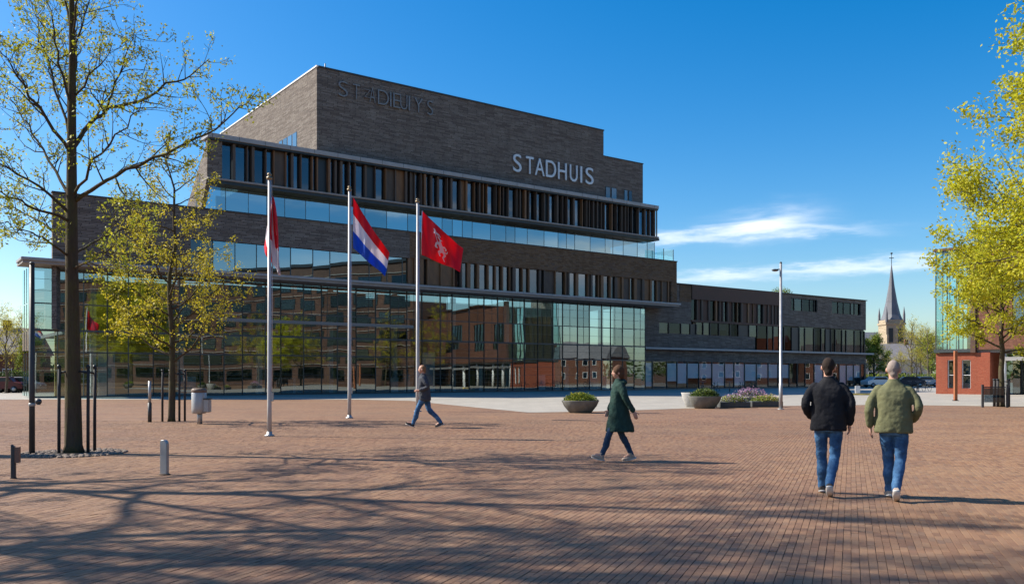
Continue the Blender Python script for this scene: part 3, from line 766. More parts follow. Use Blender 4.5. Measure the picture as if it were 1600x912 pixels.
# tree 1, left foreground: limbs follow the photograph, with depth
TY = 17.4; t1b = gp(115, 708)
def q1(px, py, dy=0):
    p = at(px, py, TY); p.y += dy; p.x += (px - 800) / F * dy; p.z += (HZ - py) / F * dy; return p - Vector((t1b.x, t1b.y, 0))
trunk1 = [q1(115, 708), q1(114, 600), q1(113, 500), q1(112, 400), q1(112, 300), q1(112, 200), q1(113, 100), q1(112, 0), q1(113, -90), q1(111, -170)]
limbs1 = [
    ([q1(116, 312), q1(150, 290, -.3), q1(200, 264, -.7), q1(260, 238, -1.0), q1(320, 212, -1.3), q1(365, 180, -1.5), q1(402, 142, -1.6)], .075),
    ([q1(116, 230), q1(140, 196, .3), q1(168, 168, .6), q1(215, 158, .9), q1(262, 134, 1.2), q1(300, 118, 1.3), q1(327, 92, 1.5)], .085),
    ([q1(165, 172, .6), q1(182, 130, .5), q1(195, 90, .5), q1(208, 55, .4), q1(226, 62, .3)], .04),
    ([q1(116, 305), q1(140, 262, -.6), q1(170, 225, -1), q1(205, 180, -1.2), q1(235, 150, -1.4)], .05),
    ([q1(114, 150), q1(140, 120, -.4), q1(165, 98, -.6), q1(175, 70, -.8)], .04),
    ([q1(112, 90), q1(128, 40, .4), q1(140, 0, .6), q1(150, -40, .9)], .04),
    ([q1(110, 245), q1(70, 180, -.5), q1(38, 135, -.9), q1(10, 95, -1.2), q1(-10, 60, -1.3)], .065),
    ([q1(109, 310), q1(85, 270, .5), q1(55, 210, 1), q1(25, 165, 1.2), q1(0, 130, 1.4)], .055),
    ([q1(109, 330), q1(60, 290, -.4), q1(10, 262, -.8), q1(-50, 235, -1)], .055),
    ([q1(111, 235), q1(96, 160, .5), q1(76, 100, .8), q1(58, 50, .9), q1(48, 0, 1)], .05),
    ([q1(111, 165), q1(95, 100, -.4), q1(84, 50, -.6), q1(74, 0, -.7), q1(70, -50, -.8)], .045),
    ([q1(110, 385), q1(70, 350, .6), q1(20, 328, 1.2), q1(-30, 300, 1.6)], .05),
    ([q1(110, 345), q1(60, 325, -.9), q1(15, 305, -1.8), q1(-35, 285, -2.3)], .05),
    ([q1(114, 395), q1(160, 372, 1.2), q1(205, 355, 2.0), q1(240, 325, 2.6)], .045),
    ([q1(115, 420), q1(150, 395, -1.0), q1(190, 380, -1.6)], .035),
    ([q1(108, 400), q1(70, 372, -1), q1(35, 360, -1.6), q1(0, 350, -2)], .04),
    ([q1(112, 60), q1(125, -20, -.4), q1(145, -80, -.8)], .04), ([q1(112, 40), q1(90, -30, .4), q1(70, -90, .8)], .04),
    ([q1(112, 130), q1(122, 60, 1.0), q1(120, 0, 1.6)], .04), ([q1(112, 200), q1(105, 130, 1.4), q1(100, 60, 2.2)], .045),
]
tree1 = make_tree('street_tree', 3, 11, .158, 0, 0, 0, 15000, .068, 'leaf', limbs=limbs1, trunk_pts=trunk1, density=1.15, jitter=.06)
tree1.location = t1b; tag(tree1, 'tall sparse young-leaved tree in the left foreground between dark stakes', 'tree')

t2b = gp(268, 658)
tree2 = make_tree('street_tree', 8, 9.9, .115, 1.9, 3.15, 34, 10000, .09, 'leaf_y', density=1.1, maxl=2, profile='cone', jitter=.09, elev=(.05, .5), up=.06, flare=1.2)
tree2.location = t2b; tag(tree2, 'slender yellow-leaved tree between the tall sparse tree and the litter bin', 'tree')

t3b = gp(1565, 635)
tree3 = make_tree('street_tree', 21, 9.2, .15, 2.6, 3.5, 28, 30000, .13, 'leaf_b', density=1.1, maxl=2, profile='round', jitter=.13, elev=(.1, .6), up=.05, flare=1.15)
tree3.location = t3b; tag(tree3, 'bright leafy tree before the red brick building', 'tree')
tree4 = make_tree('street_tree', 35, 17.5, .24, 4.4, 6.6, 74, 300000, .125, 'leaf_b', density=1.3, maxl=2, profile='lean', jitter=.15, elev=(.0, .7), up=.05)
tree4.location = (19.7, 22.5, 0); tag(tree4, 'large bright green tree reaching in from the right edge of the square', 'tree')
# trees beside the camera, left, whose bare branches shade the square
def bare(loc, rz, sc, lab):
    o = copy_tree(tree_s); o.location = loc; o.rotation_euler = (0, 0, rz); o.scale = (sc,) * 3; tag(o, lab, 'tree'); return o
tree_s = make_tree('street_tree', 55, 12.5, .2, 3.8, 4.6, 22, 9000, .085, 'leaf', density=.8, maxl=2, profile='round', jitter=.07, elev=(.2, .8))
tree_s.location = (-15.2, 13.8, 0); tree_s.scale = (1.35,) * 3; tag(tree_s, 'sparse tree left of the view, beside the square, nearest the tall sparse tree', 'tree')
bare((-15.5, 10.2, 0), 1.2, 1.35, 'sparse tree left of the view, second from the tall sparse tree')
bare((-13.2, 8.2, 0), 2.6, 1.15, 'sparse tree left of the view, third from the tall sparse tree')
bare((-11.2, 6.0, 0), 4.1, 1.0, 'sparse tree left of the view, nearest the viewer')
# right hand trees seen mirrored in the lobby glass
for i, (x_, y_, sc) in enumerate(((45, 58, 1.35), (52, 47, 1.2), (33, 42, 1.1), (38, 30, 1.2), (66, 62, 1.2))):
    o = copy_tree(tree2); o.location = (x_, y_, 0); o.rotation_euler = (0, 0, i * 1.3); o.scale = (sc,) * 3
    tag(o, ['yellow tree mirrored in the middle of the lobby glass', 'yellow tree beyond the right edge, mirrored in the glass', 'yellow tree beyond the right edge near the fence', 'yellow tree beyond the right edge nearest the viewer', 'yellow tree farthest beyond the right edge'][i], 'tree')

# ------------------------------------------------------------------ right building
BC = Vector((36.6, 75.0)); be = Vector((.686, -.728)); BRZ = atan2(-.728, .686)
rb = empty('brick_building', (BC.x, BC.y, 0), BRZ); tag(rb, 'red brick building with glazed upper corner at the right edge', 'building')
def rp(name, mat, *b, **k): return hp(name, mat, *b, parent=rb, **k)
rp('roof_edge', 'corten', (-.15, 34, -.25, 7, 12.25, 12.45))
rp('upper_wall', 'brick_brown', (3.3, 6, 0, .3, 3.75, 12.25), (6, 34, 0, .3, 9.4, 12.25), (6, 34, 0, .3, 3.75, 5.6), (9, 12, 0, .3, 5.6, 9.4), (16, 19, 0, .3, 5.6, 9.4), (24, 34, 0, .3, 5.6, 9.4))
for a, b in ((6, 9), (12, 16), (19, 24)):
    x = a
    while x < b - .1: pane(x + .04, x + .96, .2, 5.6, 9.4, 'glass_dark', rb); bar(x + .96, x + 1.04, .1, .3, 5.6, 9.4, 'dark', 'mullion', rb); x += 1
rp('corner_fin', 'corten', (2.86, 3.25, -.15, .5, 3.5, 12.24))
rp('inner_wall', 'brick_brown', (1.8, 3.2, 2.2, 2.5, 3.75, 12.2), (1.8, 2.0, 2.5, 6.5, 3.75, 12.2))
for i in range(3):
    a = .05 + i * .93
    for z0, z1 in ((3.85, 6.3), (6.4, 9.2), (9.3, 12.2)):
        pane(a + .02, a + .9, 0, z0, z1, 'glass_clear', rb)
    bar(a - .05, a + .01, -.05, .08, 3.8, 12.25, 'frame', 'mullion', rb)
for i in range(4):
    for z0, z1 in ((3.85, 6.3), (6.4, 9.2), (9.3, 12.2)): pane(.1 + i * 1.6, 1.6 + i * 1.6, 0, z0, z1, 'glass_clear', rb, side=True)
    bar(-.04, .04, 1.58 + i * 1.6, 1.66 + i * 1.6, 3.8, 12.2, 'frame', 'mullion', rb)
rp('edge_beam', 'frame', (-.1, 2.86, -.12, .2, 3.55, 3.82), (-.1, .2, .2, 6.5, 3.55, 3.82))
rp('upper_floor', 'int_slab', (.2, 34, .31, 6.5, 3.5, 3.75))
rp('ground_wall', 'brick_red', (0, .95, .1, .5, 0, 3.5), (1.65, 2.1, .1, .5, 0, 3.5), (2.8, 4.3, .1, .5, 0, 3.5), (.95, 1.65, .1, .5, 0, .5), (.95, 1.65, .1, .5, 2.9, 3.5), (2.1, 2.8, .1, .5, 0, .5), (2.1, 2.8, .1, .5, 2.9, 3.5))
rp('ground_end_wall', 'brick_red', (0, .4, .51, 6, 0, 3.5))
rp('recess_wall', 'brick_red', (4.0, 4.3, .51, 3, 0, 3.5))
rp('blind', 'white', (2.1, 2.8, .4, .45, .5, 2.9)); rp('door_panel', 'dark', (.95, 1.65, .42, .47, .5, 2.9))
for a in (.95, 2.1): 
    pane(a + .04, a + .66, .3, .54, 2.86, 'glass_dark', rb)
    rp('window_frame', 'white', (a, a + .05, .2, .34, .5, 2.9), (a + .65, a + .7, .2, .34, .5, 2.9), (a + .05, a + .65, .2, .34, 2.85, 2.9), (a + .05, a + .65, .2, .34, 1.6, 1.64))
x = 4.4
while x < 33: pane(x, x + 1.4, 3, .1, 3.3, 'glass', rb); bar(x + 1.4, x + 1.5, 2.9, 3.1, 0, 3.5, 'dark', 'mullion', rb); x += 1.5
rp('shop_back', 'int_wall', (4.3, 34, 5.8, 6, 0, 3.5))
for a in (5.2, 7.4, 9.6, 14, 18.5, 23): m = MB().lathe([(.2, 0), (.2, 3.5)], 12, (a, .6, 0)); m.build('column', M['white'], rb)
rp('awning_band', 'metal', (5, 33, .25, .35, 2.8, 3.1))
# rust post in front
p = gp(1493, 626); o = empty('steel_post', p); tag(o, 'rust brown post before the glazed corner of the red brick building', 'post')
MB().box(-.09, .09, -.09, .09, .0, 3.1).build('shaft', plain('rust', (.30, .10, .04), .8, var=.3), o, bevel=.01); MB().box(-.14, .14, -.14, .14, 0, .05).build('base_plate', M['dark'], o)
# terrace screens with posts
tf = empty('terrace_fence', gp(1548, 636)); tag(tf, 'low dark terrace fence beside the bright leafy tree', 'fence')
for i in range(6):
    p0 = Vector((i * 1.15 - .4, -.12 * i, 0)); MB().box(p0.x - .045, p0.x + .045, p0.y - .045, p0.y + .045, 0, 1.12).build('post', M['post_dark'], tf)
    if i < 5 and i != 1: MB().box(p0.x + .06, p0.x + 1.08, p0.y - .06, p0.y - .03, .25, .95).build('glass_panel', M['glass_dark'], tf); MB().box(p0.x + .05, p0.x + 1.1, p0.y - .075, p0.y - .02, .97, 1.02).build('rail', M['post_dark'], tf)

# ------------------------------------------------------------------ church
ch = empty('church', (0, 0, 0)); CY = 350.0; ch.location = ((1393 - 800) / F * CY, CY, 0); tag(ch, 'distant stone church tower with tall slate spire', 'church')
M['stone'] = mat_brick_wall('church_stone', [(.38, .31, .21), (.47, .39, .27), (.52, .44, .32)], (.2, .17, .12), 1.2, .6)
M['slate'] = plain('slate', (.13, .135, .15), .6, var=.2, scale=.6)
zb = 1.55 + (587 - 500) / F * CY; zt = 1.55 + (587 - 412) / F * CY; h_ = 3.75
m = MB(); m.box(-h_, h_, -h_, h_, 0, zb - 2); m.box(-h_ - .3, h_ + .3, -h_ - .3, h_ + .3, zb - 2, zb - 1.2); m.box(-h_, h_, -h_, h_, zb - 1.2, zb)
m.build('tower', M['stone'], ch)
m = MB(); n8 = 8; vs = []
for rr_, z_ in ((h_ * 1.06, zb), (h_ * .84, zb + 2.2), (h_ * .56, zb + 7), (h_ * .29, zb + 13.5), (.08, zt)):
    for k_ in range(n8):
        a = 2 * pi * (k_ + .5) / n8; vs.append((rr_ * cos(a) * 1.05, rr_ * sin(a) * 1.05, z_))
m.add(vs, [(i * n8 + k_, i * n8 + (k_ + 1) % n8, (i + 1) * n8 + (k_ + 1) % n8, (i + 1) * n8 + k_) for i in range(4) for k_ in range(n8)]); m.build('spire', M['slate'], ch)
for sx_ in (-1, 1):
    for sy_ in (-1, 1):
        MB().lathe([(.55, zb - 1), (.5, zb + 2.2), (.05, zb + 5.2)], 6, (sx_ * h_ * .93, sy_ * h_ * .93, 0), smooth=False).build('pinnacle', M['slate'], ch)
for a in (-1, 1): 
    MB().prism([(a * 1.9 - .9, -h_ - .08), (a * 1.9 + .9, -h_ - .08), (a * 1.9 + .9, -h_ + .1), (a * 1.9 - .9, -h_ + .1)], zb - 9, zb - 3.4).build('louvre_window', M['dark'], ch)
    MB().box(a * 1.9 - 1.1, a * 1.9 + 1.1, -h_ - .25, -h_ - .05, zb - 9.5, zb - 9).build('sill', M['stone'], ch)
for a in (-h_, h_ - .8): MB().box(a, a + .8, -h_ - .7, -h_, 0, zb - 6).build('buttress', M['stone'], ch)
m = MB(); m.tube([(0, 0, zt - .5), (0, 0, zt + 4)], .12, 5); m.box(-.9, .9, -.1, .1, zt + 2.2, zt + 2.45); m.build('cross', M['dark'], ch)
MB().ell((0, 0, zt + 4.2), (.5, .5, .35), 8, 5).build('weathercock', M['dark'], ch)
m = MB(); m.box(-9, 16, 4.4, 30, 0, 12); m.build('nave', M['stone'], ch)
m = MB(); m.add([(-9.5, 4, 12), (16.5, 4, 12), (16.5, 30, 12), (-9.5, 30, 12), (-9.5, 17, 20), (16.5, 17, 20)], [(0, 1, 5, 4), (2, 3, 4, 5), (1, 2, 5), (3, 0, 4)]); m.build('nave_roof', M['slate'], ch)

# ------------------------------------------------------------------ background houses and trees
def house(x, y, w_, d_, h, rh, rz, wall, roof, lab, nw=4):
    o = empty('house', (x, y, 0), rz); tag(o, lab, 'house')
    MB().box(-w_ / 2, w_ / 2, -d_ / 2, d_ / 2, 0, h).build('wall', M[wall], o)
    m = MB(); e = .4
    m.add([(-w_ / 2 - e, -d_ / 2 - e, h - .1), (w_ / 2 + e, -d_ / 2 - e, h - .1), (w_ / 2 + e, d_ / 2 + e, h - .1), (-w_ / 2 - e, d_ / 2 + e, h - .1), (-w_ / 2 - e, 0, h + rh), (w_ / 2 + e, 0, h + rh)],
          [(0, 1, 5, 4), (2, 3, 4, 5), (1, 2, 5), (3, 0, 4), (0, 3, 2, 1)]); m.build('roof', M[roof], o)
    for fl in range(max(1, int(h / 3))):
        for i in range(nw):
            xx = -w_ / 2 + (i + .5) * w_ / nw; z0 = 1 + fl * 3
            f_ = MB().box(xx - .6, xx + .6, -d_ / 2 - .06, -d_ / 2 - .01, z0, z0 + 1.5).build('window', M['white'], o)
            MB().box(xx - .5, xx + .5, -d_ / 2 - .09, -d_ / 2 - .065, z0 + .1, z0 + 1.4).build('pane', M['glass_dark'], f_)
    MB().box(w_ * .2, w_ * .2 + .8, -.4, .4, h + rh - 1, h + rh + 1).build('chimney', M['brick_brown'], o)
M['roof_tile'] = plain('grey_roof_tiles', (.17, .16, .165), .8, var=.25, scale=1)
M['roof_red'] = plain('red_roof_tiles', (.27, .10, .06), .8, var=.25, scale=1)
M['plaster'] = plain('cream_plaster', (.5, .46, .38), .9, var=.1)
house(-72, 118, 14, 9, 4.5, 3.6, .1, 'brick_brown', 'roof_tile', 'low brown house with grey roof at the far left')
house(-92, 125, 14, 9, 5.5, 3.6, -.1, 'brick_red', 'roof_red', 'red roofed house beyond the far left edge')
house(94, 215, 15, 9, 5.5, 4, -.2, 'plaster', 'roof_tile', 'cream house with grey roof right of the church tower')
house(76, 205, 11, 9, 4.5, 4, .2, 'brick_brown', 'roof_tile', 'small brown house with grey roof beneath the church tower')
# street the lobby glass mirrors
for i, (x_, y_, w_, h, wall) in enumerate(((150, 100, 26, 8, 'brick_brown'), (128, 60, 24, 6, 'brick_brown'), (118, 20, 26, 9, 'brick_brown'), (140, -15, 30, 7, 'plaster'), (90, -40, 30, 8, 'brick_brown'), (150, 130, 30, 6, 'brick_brown'))):
    house(x_, y_, w_, 10, h, 3.5, radians(-70 - i * 5), wall, 'roof_tile' if i % 2 else 'roof_red', ['brown brick house out to the right, farthest but one', 'brown house out to the right with red tiles', 'tall brown brick house out to the right', 'long cream house behind the viewer on the right', 'brown brick house behind the viewer', 'low brown brick house out to the right, farthest'][i], 6)
# five storey block to the right, added out of frame to darken the left half of the lobby glass
ab = empty('mirrored_block', (64, -10, 0), radians(-90 + 8)); tag(ab, 'dark brown six storey block added unseen to the right to darken the lobby glass', 'building')
MB().box(-60, 60, 0, 12, 0, 21).build('wall', M['corten'], ab)
MB().box(-60.3, 60.3, -.3, 12.3, 21, 21.5).build('roof', M['coping'], ab)
for fl in range(6):
    MB().box(-60, 60, -.2, -.02, 3.2 * fl + 3.3, 3.2 * fl + 3.42).build('ledge', M['fascia'], ab)
    for i in range(20):
        x0 = -59 + i * 6 + (fl % 2); f_ = MB().box(x0, x0 + 4.6, -.08, -.01, 3.2 * fl + .9, 3.2 * fl + 2.9).build('window', M['dark'], ab)
        MB().box(x0 + .1, x0 + 4.5, -.12, -.09, 3.2 * fl + 1.0, 3.2 * fl + 2.8).build('pane', M['glass_dark'], f_)
bt = make_tree('bare_tree', 71, 11, .2, 2.5, 4.5, 20, 2500, .16, 'leaf_y', bark='bark2', density=.8, maxl=2, jitter=.2)
bt.location = (0, 0, 0)
spots = [(1424, 150, 1.0, 'bare brown tree right of the church tower'), (1450, 140, .85, 'bare tree beside the glazed corner of the red building'), (1372, 135, .6, 'bare tree left of the church tower base'),
         (1408, 150, .5, 'bare tree directly before the church tower'), (1388, 132, .42, 'low bare tree before the left side of the church tower'), (1432, 128, .5, 'low bare tree right of the church tower'), (1438, 190, 1.1, 'farther bare tree right of the church tower'),
         (10, 78, .62, 'bare tree at the far left edge'), (36, 92, .75, 'bare tree left of the glazed corner of the hall'), (-20, 84, .8, 'bare tree beyond the far left edge')]
for i, (px, Y, sc, lab) in enumerate(spots):
    o = bt if i == 0 else copy_tree(bt); o.location = ((px - 800) / F * Y, Y, 0); o.scale = (sc,) * 3; o.rotation_euler = (0, 0, i * 1.1); tag(o, lab, 'tree')
gt = make_tree('broadleaf_tree', 81, 8.5, .2, 1.6, 3.6, 20, 9000, .26, 'leaf_g', density=.9, maxl=2, jitter=.25)
for i, (px, Y, sc, lab) in enumerate([(1366, 128, .85, 'green tree behind the far end of the low wing'), (1455, 155, 1.0, 'green tree left of the red brick building'), (46, 86, .62, 'green tree seen through the glazed corner of the hall')]):
    o = gt if i == 0 else copy_tree(gt); o.location = ((px - 800) / F * Y, Y, 0); o.scale = (sc,) * 3; o.rotation_euler = (0, 0, i * 1.7); tag(o, lab, 'tree')
# hedges and distant woods
def leaf_mass(name, n_, box, size, mat, seed, lab=None, cat=None, kind=None, parent=None, shape='box'):
    nr = np.random.RandomState(seed); P = nr.uniform(-1, 1, (n_, 3))
    if shape == 'dome':
        d_ = nr.normal(0, 1, (n_, 3)); d_ /= np.linalg.norm(d_, axis=1)[:, None]; d_[:, 2] = np.abs(d_[:, 2]); P = d_ * (nr.uniform(.55, 1.03, (n_, 1)))
    P = P * np.array(box[3:]) + np.array(box[:3]); v, f = add_leaves(P, None, size, nr, size * .3)
    o = link(name, np_mesh(name, v, f, M[mat]), parent, kind=kind); 
    if lab: tag(o, lab, cat)
    return o
h1 = empty('hedge', (-52, 84, 0)); tag(h1, 'dark hedge left of the hall behind parked bicycles', 'hedge')
MB().box(-9.6, 9.6, -.6, .6, 0, 1.5).build('hedge_core', M['soil'], h1); leaf_mass('foliage', 7000, (0, 0, 1.0, 9.8, .9, 1.0), .24, 'leaf_d', 2, kind='stuff', parent=h1)
h2 = empty('hedge', (61, 132, 0)); tag(h2, 'long low hedge in the gap between the low wing and the red building', 'hedge')
MB().box(-8, 12, -.6, .6, 0, 1.3).build('hedge_core', M['soil'], h2); leaf_mass('foliage', 5000, (2, 0, .9, 10, .9, .9), .3, 'leaf_g', 3, kind='stuff', parent=h2)
nr = np.random.RandomState(9); PP = []
for k_ in range(900):
    a = nr.uniform(0, 2 * pi); R_ = nr.uniform(420, 520); c_ = np.array((R_ * sin(a), R_ * cos(a), 4)); PP.append(nr.normal(0, 1, (26, 3)) * np.array((8, 8, 3.6)) + c_)
v, f = add_leaves(np.concatenate(PP), None, 3.6, nr, .5); link('distant_woods', np_mesh('distant_woods', v, f, M['leaf_d']), kind='stuff').name = 'distant_woods'

# parked cars in the gap
def make_car(lab, col):
    o = empty('parked_car'); tag(o, lab, 'car')
    prof = [(-2.1, .35), (-2.15, .8), (-1.95, .98), (-1.45, 1.05), (-.95, 1.45), (.7, 1.47), (1.25, 1.02), (1.95, .9), (2.12, .7), (2.1, .35)]
    m = MB(); n_ = len(prof); m.add([(a, -.85, b) for a, b in prof] + [(a, .85, b) for a, b in prof], [tuple(range(n_ - 1, -1, -1)), tuple(range(n_, 2 * n_))] + [(i, (i + 1) % n_, n_ + (i + 1) % n_, n_ + i) for i in range(n_)])
    m.build('body', plain('car_paint', col, .3, .2, var=.03), o, bevel=.05)
    for s_ in (-1, 1):
        m = MB(); y = s_ * .86; q = [(-1.3, 1.06), (-.88, 1.38), (.62, 1.40), (1.05, 1.06)]
        m.add([(a, y, b) for a, b in q] + [(a, y - s_ * .02, b) for a, b in q], [(0, 1, 2, 3), (7, 6, 5, 4), (0, 4, 5, 1), (1, 5, 6, 2), (2, 6, 7, 3), (3, 7, 4, 0)]); m.build('side_window', M['dark'], o)
        for a in (-1.3, 1.3):
            w_ = MB().tube([(a, y - s_ * .2, .32), (a, y + s_ * .02, .32)], .32, 14).build('wheel', M['dark'], o)
            MB().tube([(a, y, .32), (a, y + s_ * .03, .32)], .18, 10).build('rim', M['steel'], w_)
        MB().box(2.02, 2.14, s_ * .55 - .15, s_ * .55 + .15, .62, .78).build('headlight', M['white'], o)
    return o
for px, Y, rz, col, lab in ((1372, 118, .2, (.7, .7, .7), 'white parked car just right of the low wing'), (1420, 122, 2.9, (.05, .05, .06), 'black parked car right of the olive jacket man'), (1443, 124, .1, (.35, .37, .4), 'grey parked car near the red brick building'),
                        (8, 80, 0, (.08, .01, .012), 'dark red parked car at the far left'), (30, 81, .1, (.3, .3, .32), 'grey parked car left of the hall')):
    o = make_car(lab, col); o.location = ((px - 800) / F * Y, Y, 0); o.rotation_euler = (0, 0, rz)

# ------------------------------------------------------------------ flagpoles and flags
def grid_flag(name, fn, nu, nv, mat_of, mats, parent=None):
    vs = [fn(i / nu, j / nv) for j in range(nv + 1) for i in range(nu + 1)]
    fs = [(j * (nu + 1) + i, j * (nu + 1) + i + 1, (j + 1) * (nu + 1) + i + 1, (j + 1) * (nu + 1) + i) for j in range(nv) for i in range(nu)]
    me = bpy.data.meshes.new(name); me.from_pydata([tuple(v) for v in vs], [], fs)
    for m_ in mats: me.materials.append(m_)
    k_ = 0
    for j in range(nv):
        for i in range(nu): me.polygons[k_].material_index = mat_of((i + .5) / nu, (j + .5) / nv); me.polygons[k_].use_smooth = True; k_ += 1
    o = link(name, me, parent); sm = o.modifiers.new('thick', 'SOLIDIFY'); sm.thickness = .006; return o
def bil(c00, c10, c01, c11, u, v): return (c00 * (1 - u) + c10 * u) * (1 - v) + (c01 * (1 - u) + c11 * u) * v
def flagpole(px, py, ptop, lab, w_):
    b = gp(px, py); Y = b.y; H_ = CAMZ + (HZ - ptop) / F * Y
    o = empty('flagpole', b); tag(o, lab, 'flagpole')
    MB().tube([(0, 0, 0), (0, 0, H_ * .12), (0, 0, H_ - .1)], [w_ * .62, w_ * .56, w_ * .38], 16).build('pole', M['pole'], o)
    MB().lathe([(w_ * 1.25, 0), (w_ * 1.25, .03), (w_ * .7, .05), (w_ * .66, .12)], 16).build('base_collar', M['steel'], o)
    MB().lathe([(w_ * .45, -.1), (w_ * .75, -.08), (w_ * .75, -.03), (w_ * .3, -.01), (w_ * .55, .02), (w_ * .58, .05), (w_ * .3, .08), (.003, .085)], 14, (0, 0, H_)).build('finial', M['gold'], o)
    MB().box(-.03 + w_ * .5, w_ * .5 + .05, -.04, .04, .9, 1.12).build('cleat', M['steel'], o)
    MB().tube([(w_ * .5 + .02, -.02, 1.0), (w_ * .5 + .03, -.02, H_ * .5), (w_ * .4 + .02, 0, H_ - .05)], .006, 4).build('halyard', M['white_c'], o)
    return o, b, H_
fp1, b1_, H1 = flagpole(421, 681, 275, 'pale flagpole nearest the viewer, with a limp flag', .10)
fp2, b2_, H2 = flagpole(546, 653, 294, 'pale flagpole flying the red white and blue flag', .115)
fp3, b3_, H3 = flagpole(652.5, 642.5, 313, 'pale flagpole behind the striding man, with the red flag', .135)
def ctrl(Y, c, amp, off):
    P = [at(x_, y_, Y) for x_, y_ in c]
    def fn(u, v):
        p = bil(P[0], P[1], P[2], P[3], u, v)
        p = p + Vector((0, amp * sin(u * 7 + v * 2.2 + off) * min(1, u * 3) + amp * .4 * sin(u * 17 - v * 3), -.06 * sin(pi * u) * (1 - v) + .035 * sin(u * 9 + off) * v * u))
        return p
    return fn
f2 = ctrl(b2_.y, [(551.5, 308), (608, 394), (552, 387.5), (601.5, 432)], .14, .4)
o = grid_flag('flag', f2, 36, 27, lambda u, v: 0 if v < 1 / 3 else (1 if v < 2 / 3 else 2), [M['red_c'], M['white_c'], M['blue_c']]); tag(o, 'red white and blue striped flag flying from the middle pole', 'flag')
f3r = empty('flag', (0, 0, 0)); tag(f3r, 'red flag with a white rampant beast emblem', 'flag')
f3 = ctrl(b3_.y, [(659.5, 329), (724, 388), (658.5, 398), (719, 424.5)], .16, 1.6)
o = grid_flag('cloth', f3, 36, 27, lambda u, v: 0, [M['red_c']], f3r)
MB().tube([f3(0, 0), f3(0, .5), f3(0, 1)], .02, 5).build('hoist_band', M['white_c'], f3r)
# emblem: a rampant beast drawn as strokes on the cloth (u along fly, v down)
strokes = [([(.33, .20), (.37, .27), (.42, .36), (.46, .46), (.50, .56), (.52, .66)], [.020, .035, .05, .048, .052, .04]),   # body
           ([(.36, .24), (.42, .22), (.46, .26)], [.02, .018, .01]), ([(.30, .16), (.33, .20), (.31, .28)], [.012, .022, .010]),
           ([(.44, .44), (.38, .50), (.36, .60), (.41, .60)], [.02, .02, .022, .012]), ([(.50, .50), (.57, .46), (.60, .50), (.58, .56)], [.018, .018, .02, .01]),
           ([(.50, .62), (.44, .70), (.47, .80)], [.028, .026, .014]), ([(.53, .62), (.58, .70), (.54, .80), (.58, .90)], [.028, .024, .018, .008]),
           ([(.54, .60), (.62, .62), (.64, .54)], [.010, .012, .010]), ([(.40, .30), (.46, .34), (.50, .32)], [.014, .014, .008])]
em = MB()
for pts, ws in strokes:
    n0 = 7; P = []
    for i in range(len(pts) - 1):
        for k_ in range(n0):
            f_ = k_ / n0; P.append((pts[i][0] * (1 - f_) + pts[i + 1][0] * f_, pts[i][1] * (1 - f_) + pts[i + 1][1] * f_, ws[i] * (1 - f_) + ws[i + 1] * f_))
    P.append((*pts[-1], ws[-1])); vs = []
    for i, (u, v, w_) in enumerate(P):
        a_, b_ = P[max(0, i - 1)], P[min(len(P) - 1, i + 1)]; dx, dy = b_[0] - a_[0], b_[1] - a_[1]; l_ = sqrt(dx * dx + dy * dy) + 1e-9
        for s_ in (-1, 1):
            q = f3(u - dy / l_ * w_ * s_ * 1.0, v + dx / l_ * w_ * s_ * 1.35); vs.append(q + Vector((0, -.012, 0)))
    em.add(vs, [(2 * i, 2 * i + 1, 2 * i + 3, 2 * i + 2) for i in range(len(P) - 1)])
em.build('emblem', M['white_c'], f3r)
# limp flag: hanging folds
Yf = b1_.y
def f1(u, v):
    x_ = 425 + (u - .15) * (3 + 16 * v ** .8) + 3.2 * sin(u * 9 + v * 3) * min(1, v * 2); y_ = 306 + 122 * v * (1 - .36 * max(0, .5 - u) * 2) + u * 2
    if u < .35: x_ -= (0.35 - u) * 40 * min(1, v * 1.6)
    p = at(x_, y_, Yf); p.y += .10 * sin(u * 14 + v * 2) * min(1, v * 3 + .1) - (.02 if u > .3 else -.16); return p
o = grid_flag('flag', f1, 40, 30, lambda u, v: 1 if (v > .60 + .12 * u and u > .3) or (u < .3 and v < .82) or .38 < u < .46 or (.62 < u < .66 and v < .5) else 0, [M['red_c'], M['white_c']]); tag(o, 'limp red and white flag hanging on the nearest pole', 'flag')

# ------------------------------------------------------------------ street furniture
# lamp post
p = gp(1220, 639); lp = empty('lamp_post', p); tag(lp, 'tall slim grey lamp post right of the flower planters', 'lamp post')
Hl = CAMZ + (HZ - 411) / F * p.y
MB().tube([(0, 0, 0), (0, 0, 1.2), (0, 0, 1.21), (0, 0, Hl)], [.085, .085, .07, .055], 14).build('pole', M['steel'], lp)
m = MB(); m.tube([(0, 0, Hl - .28), (-.34, -.02, Hl - .3)], .02, 8); m.build('arm', M['post_dark'], lp)
MB().ell((-.27, -.02, Hl - .33), (.17, .09, .06), 14, 8).build('lamp_head', M['post_dark'], lp); MB().ell((-.27, -.02, Hl - .37), (.1, .06, .03), 12, 6).build('lens', M['white'], lp)
MB().ell((0, 0, Hl), (.06, .06, .07), 10, 6).build('cap', M['post_dark'], lp); MB().lathe([(.16, 0), (.16, .02), (.1, .03)], 14).build('base_plate', M['steel'], lp)
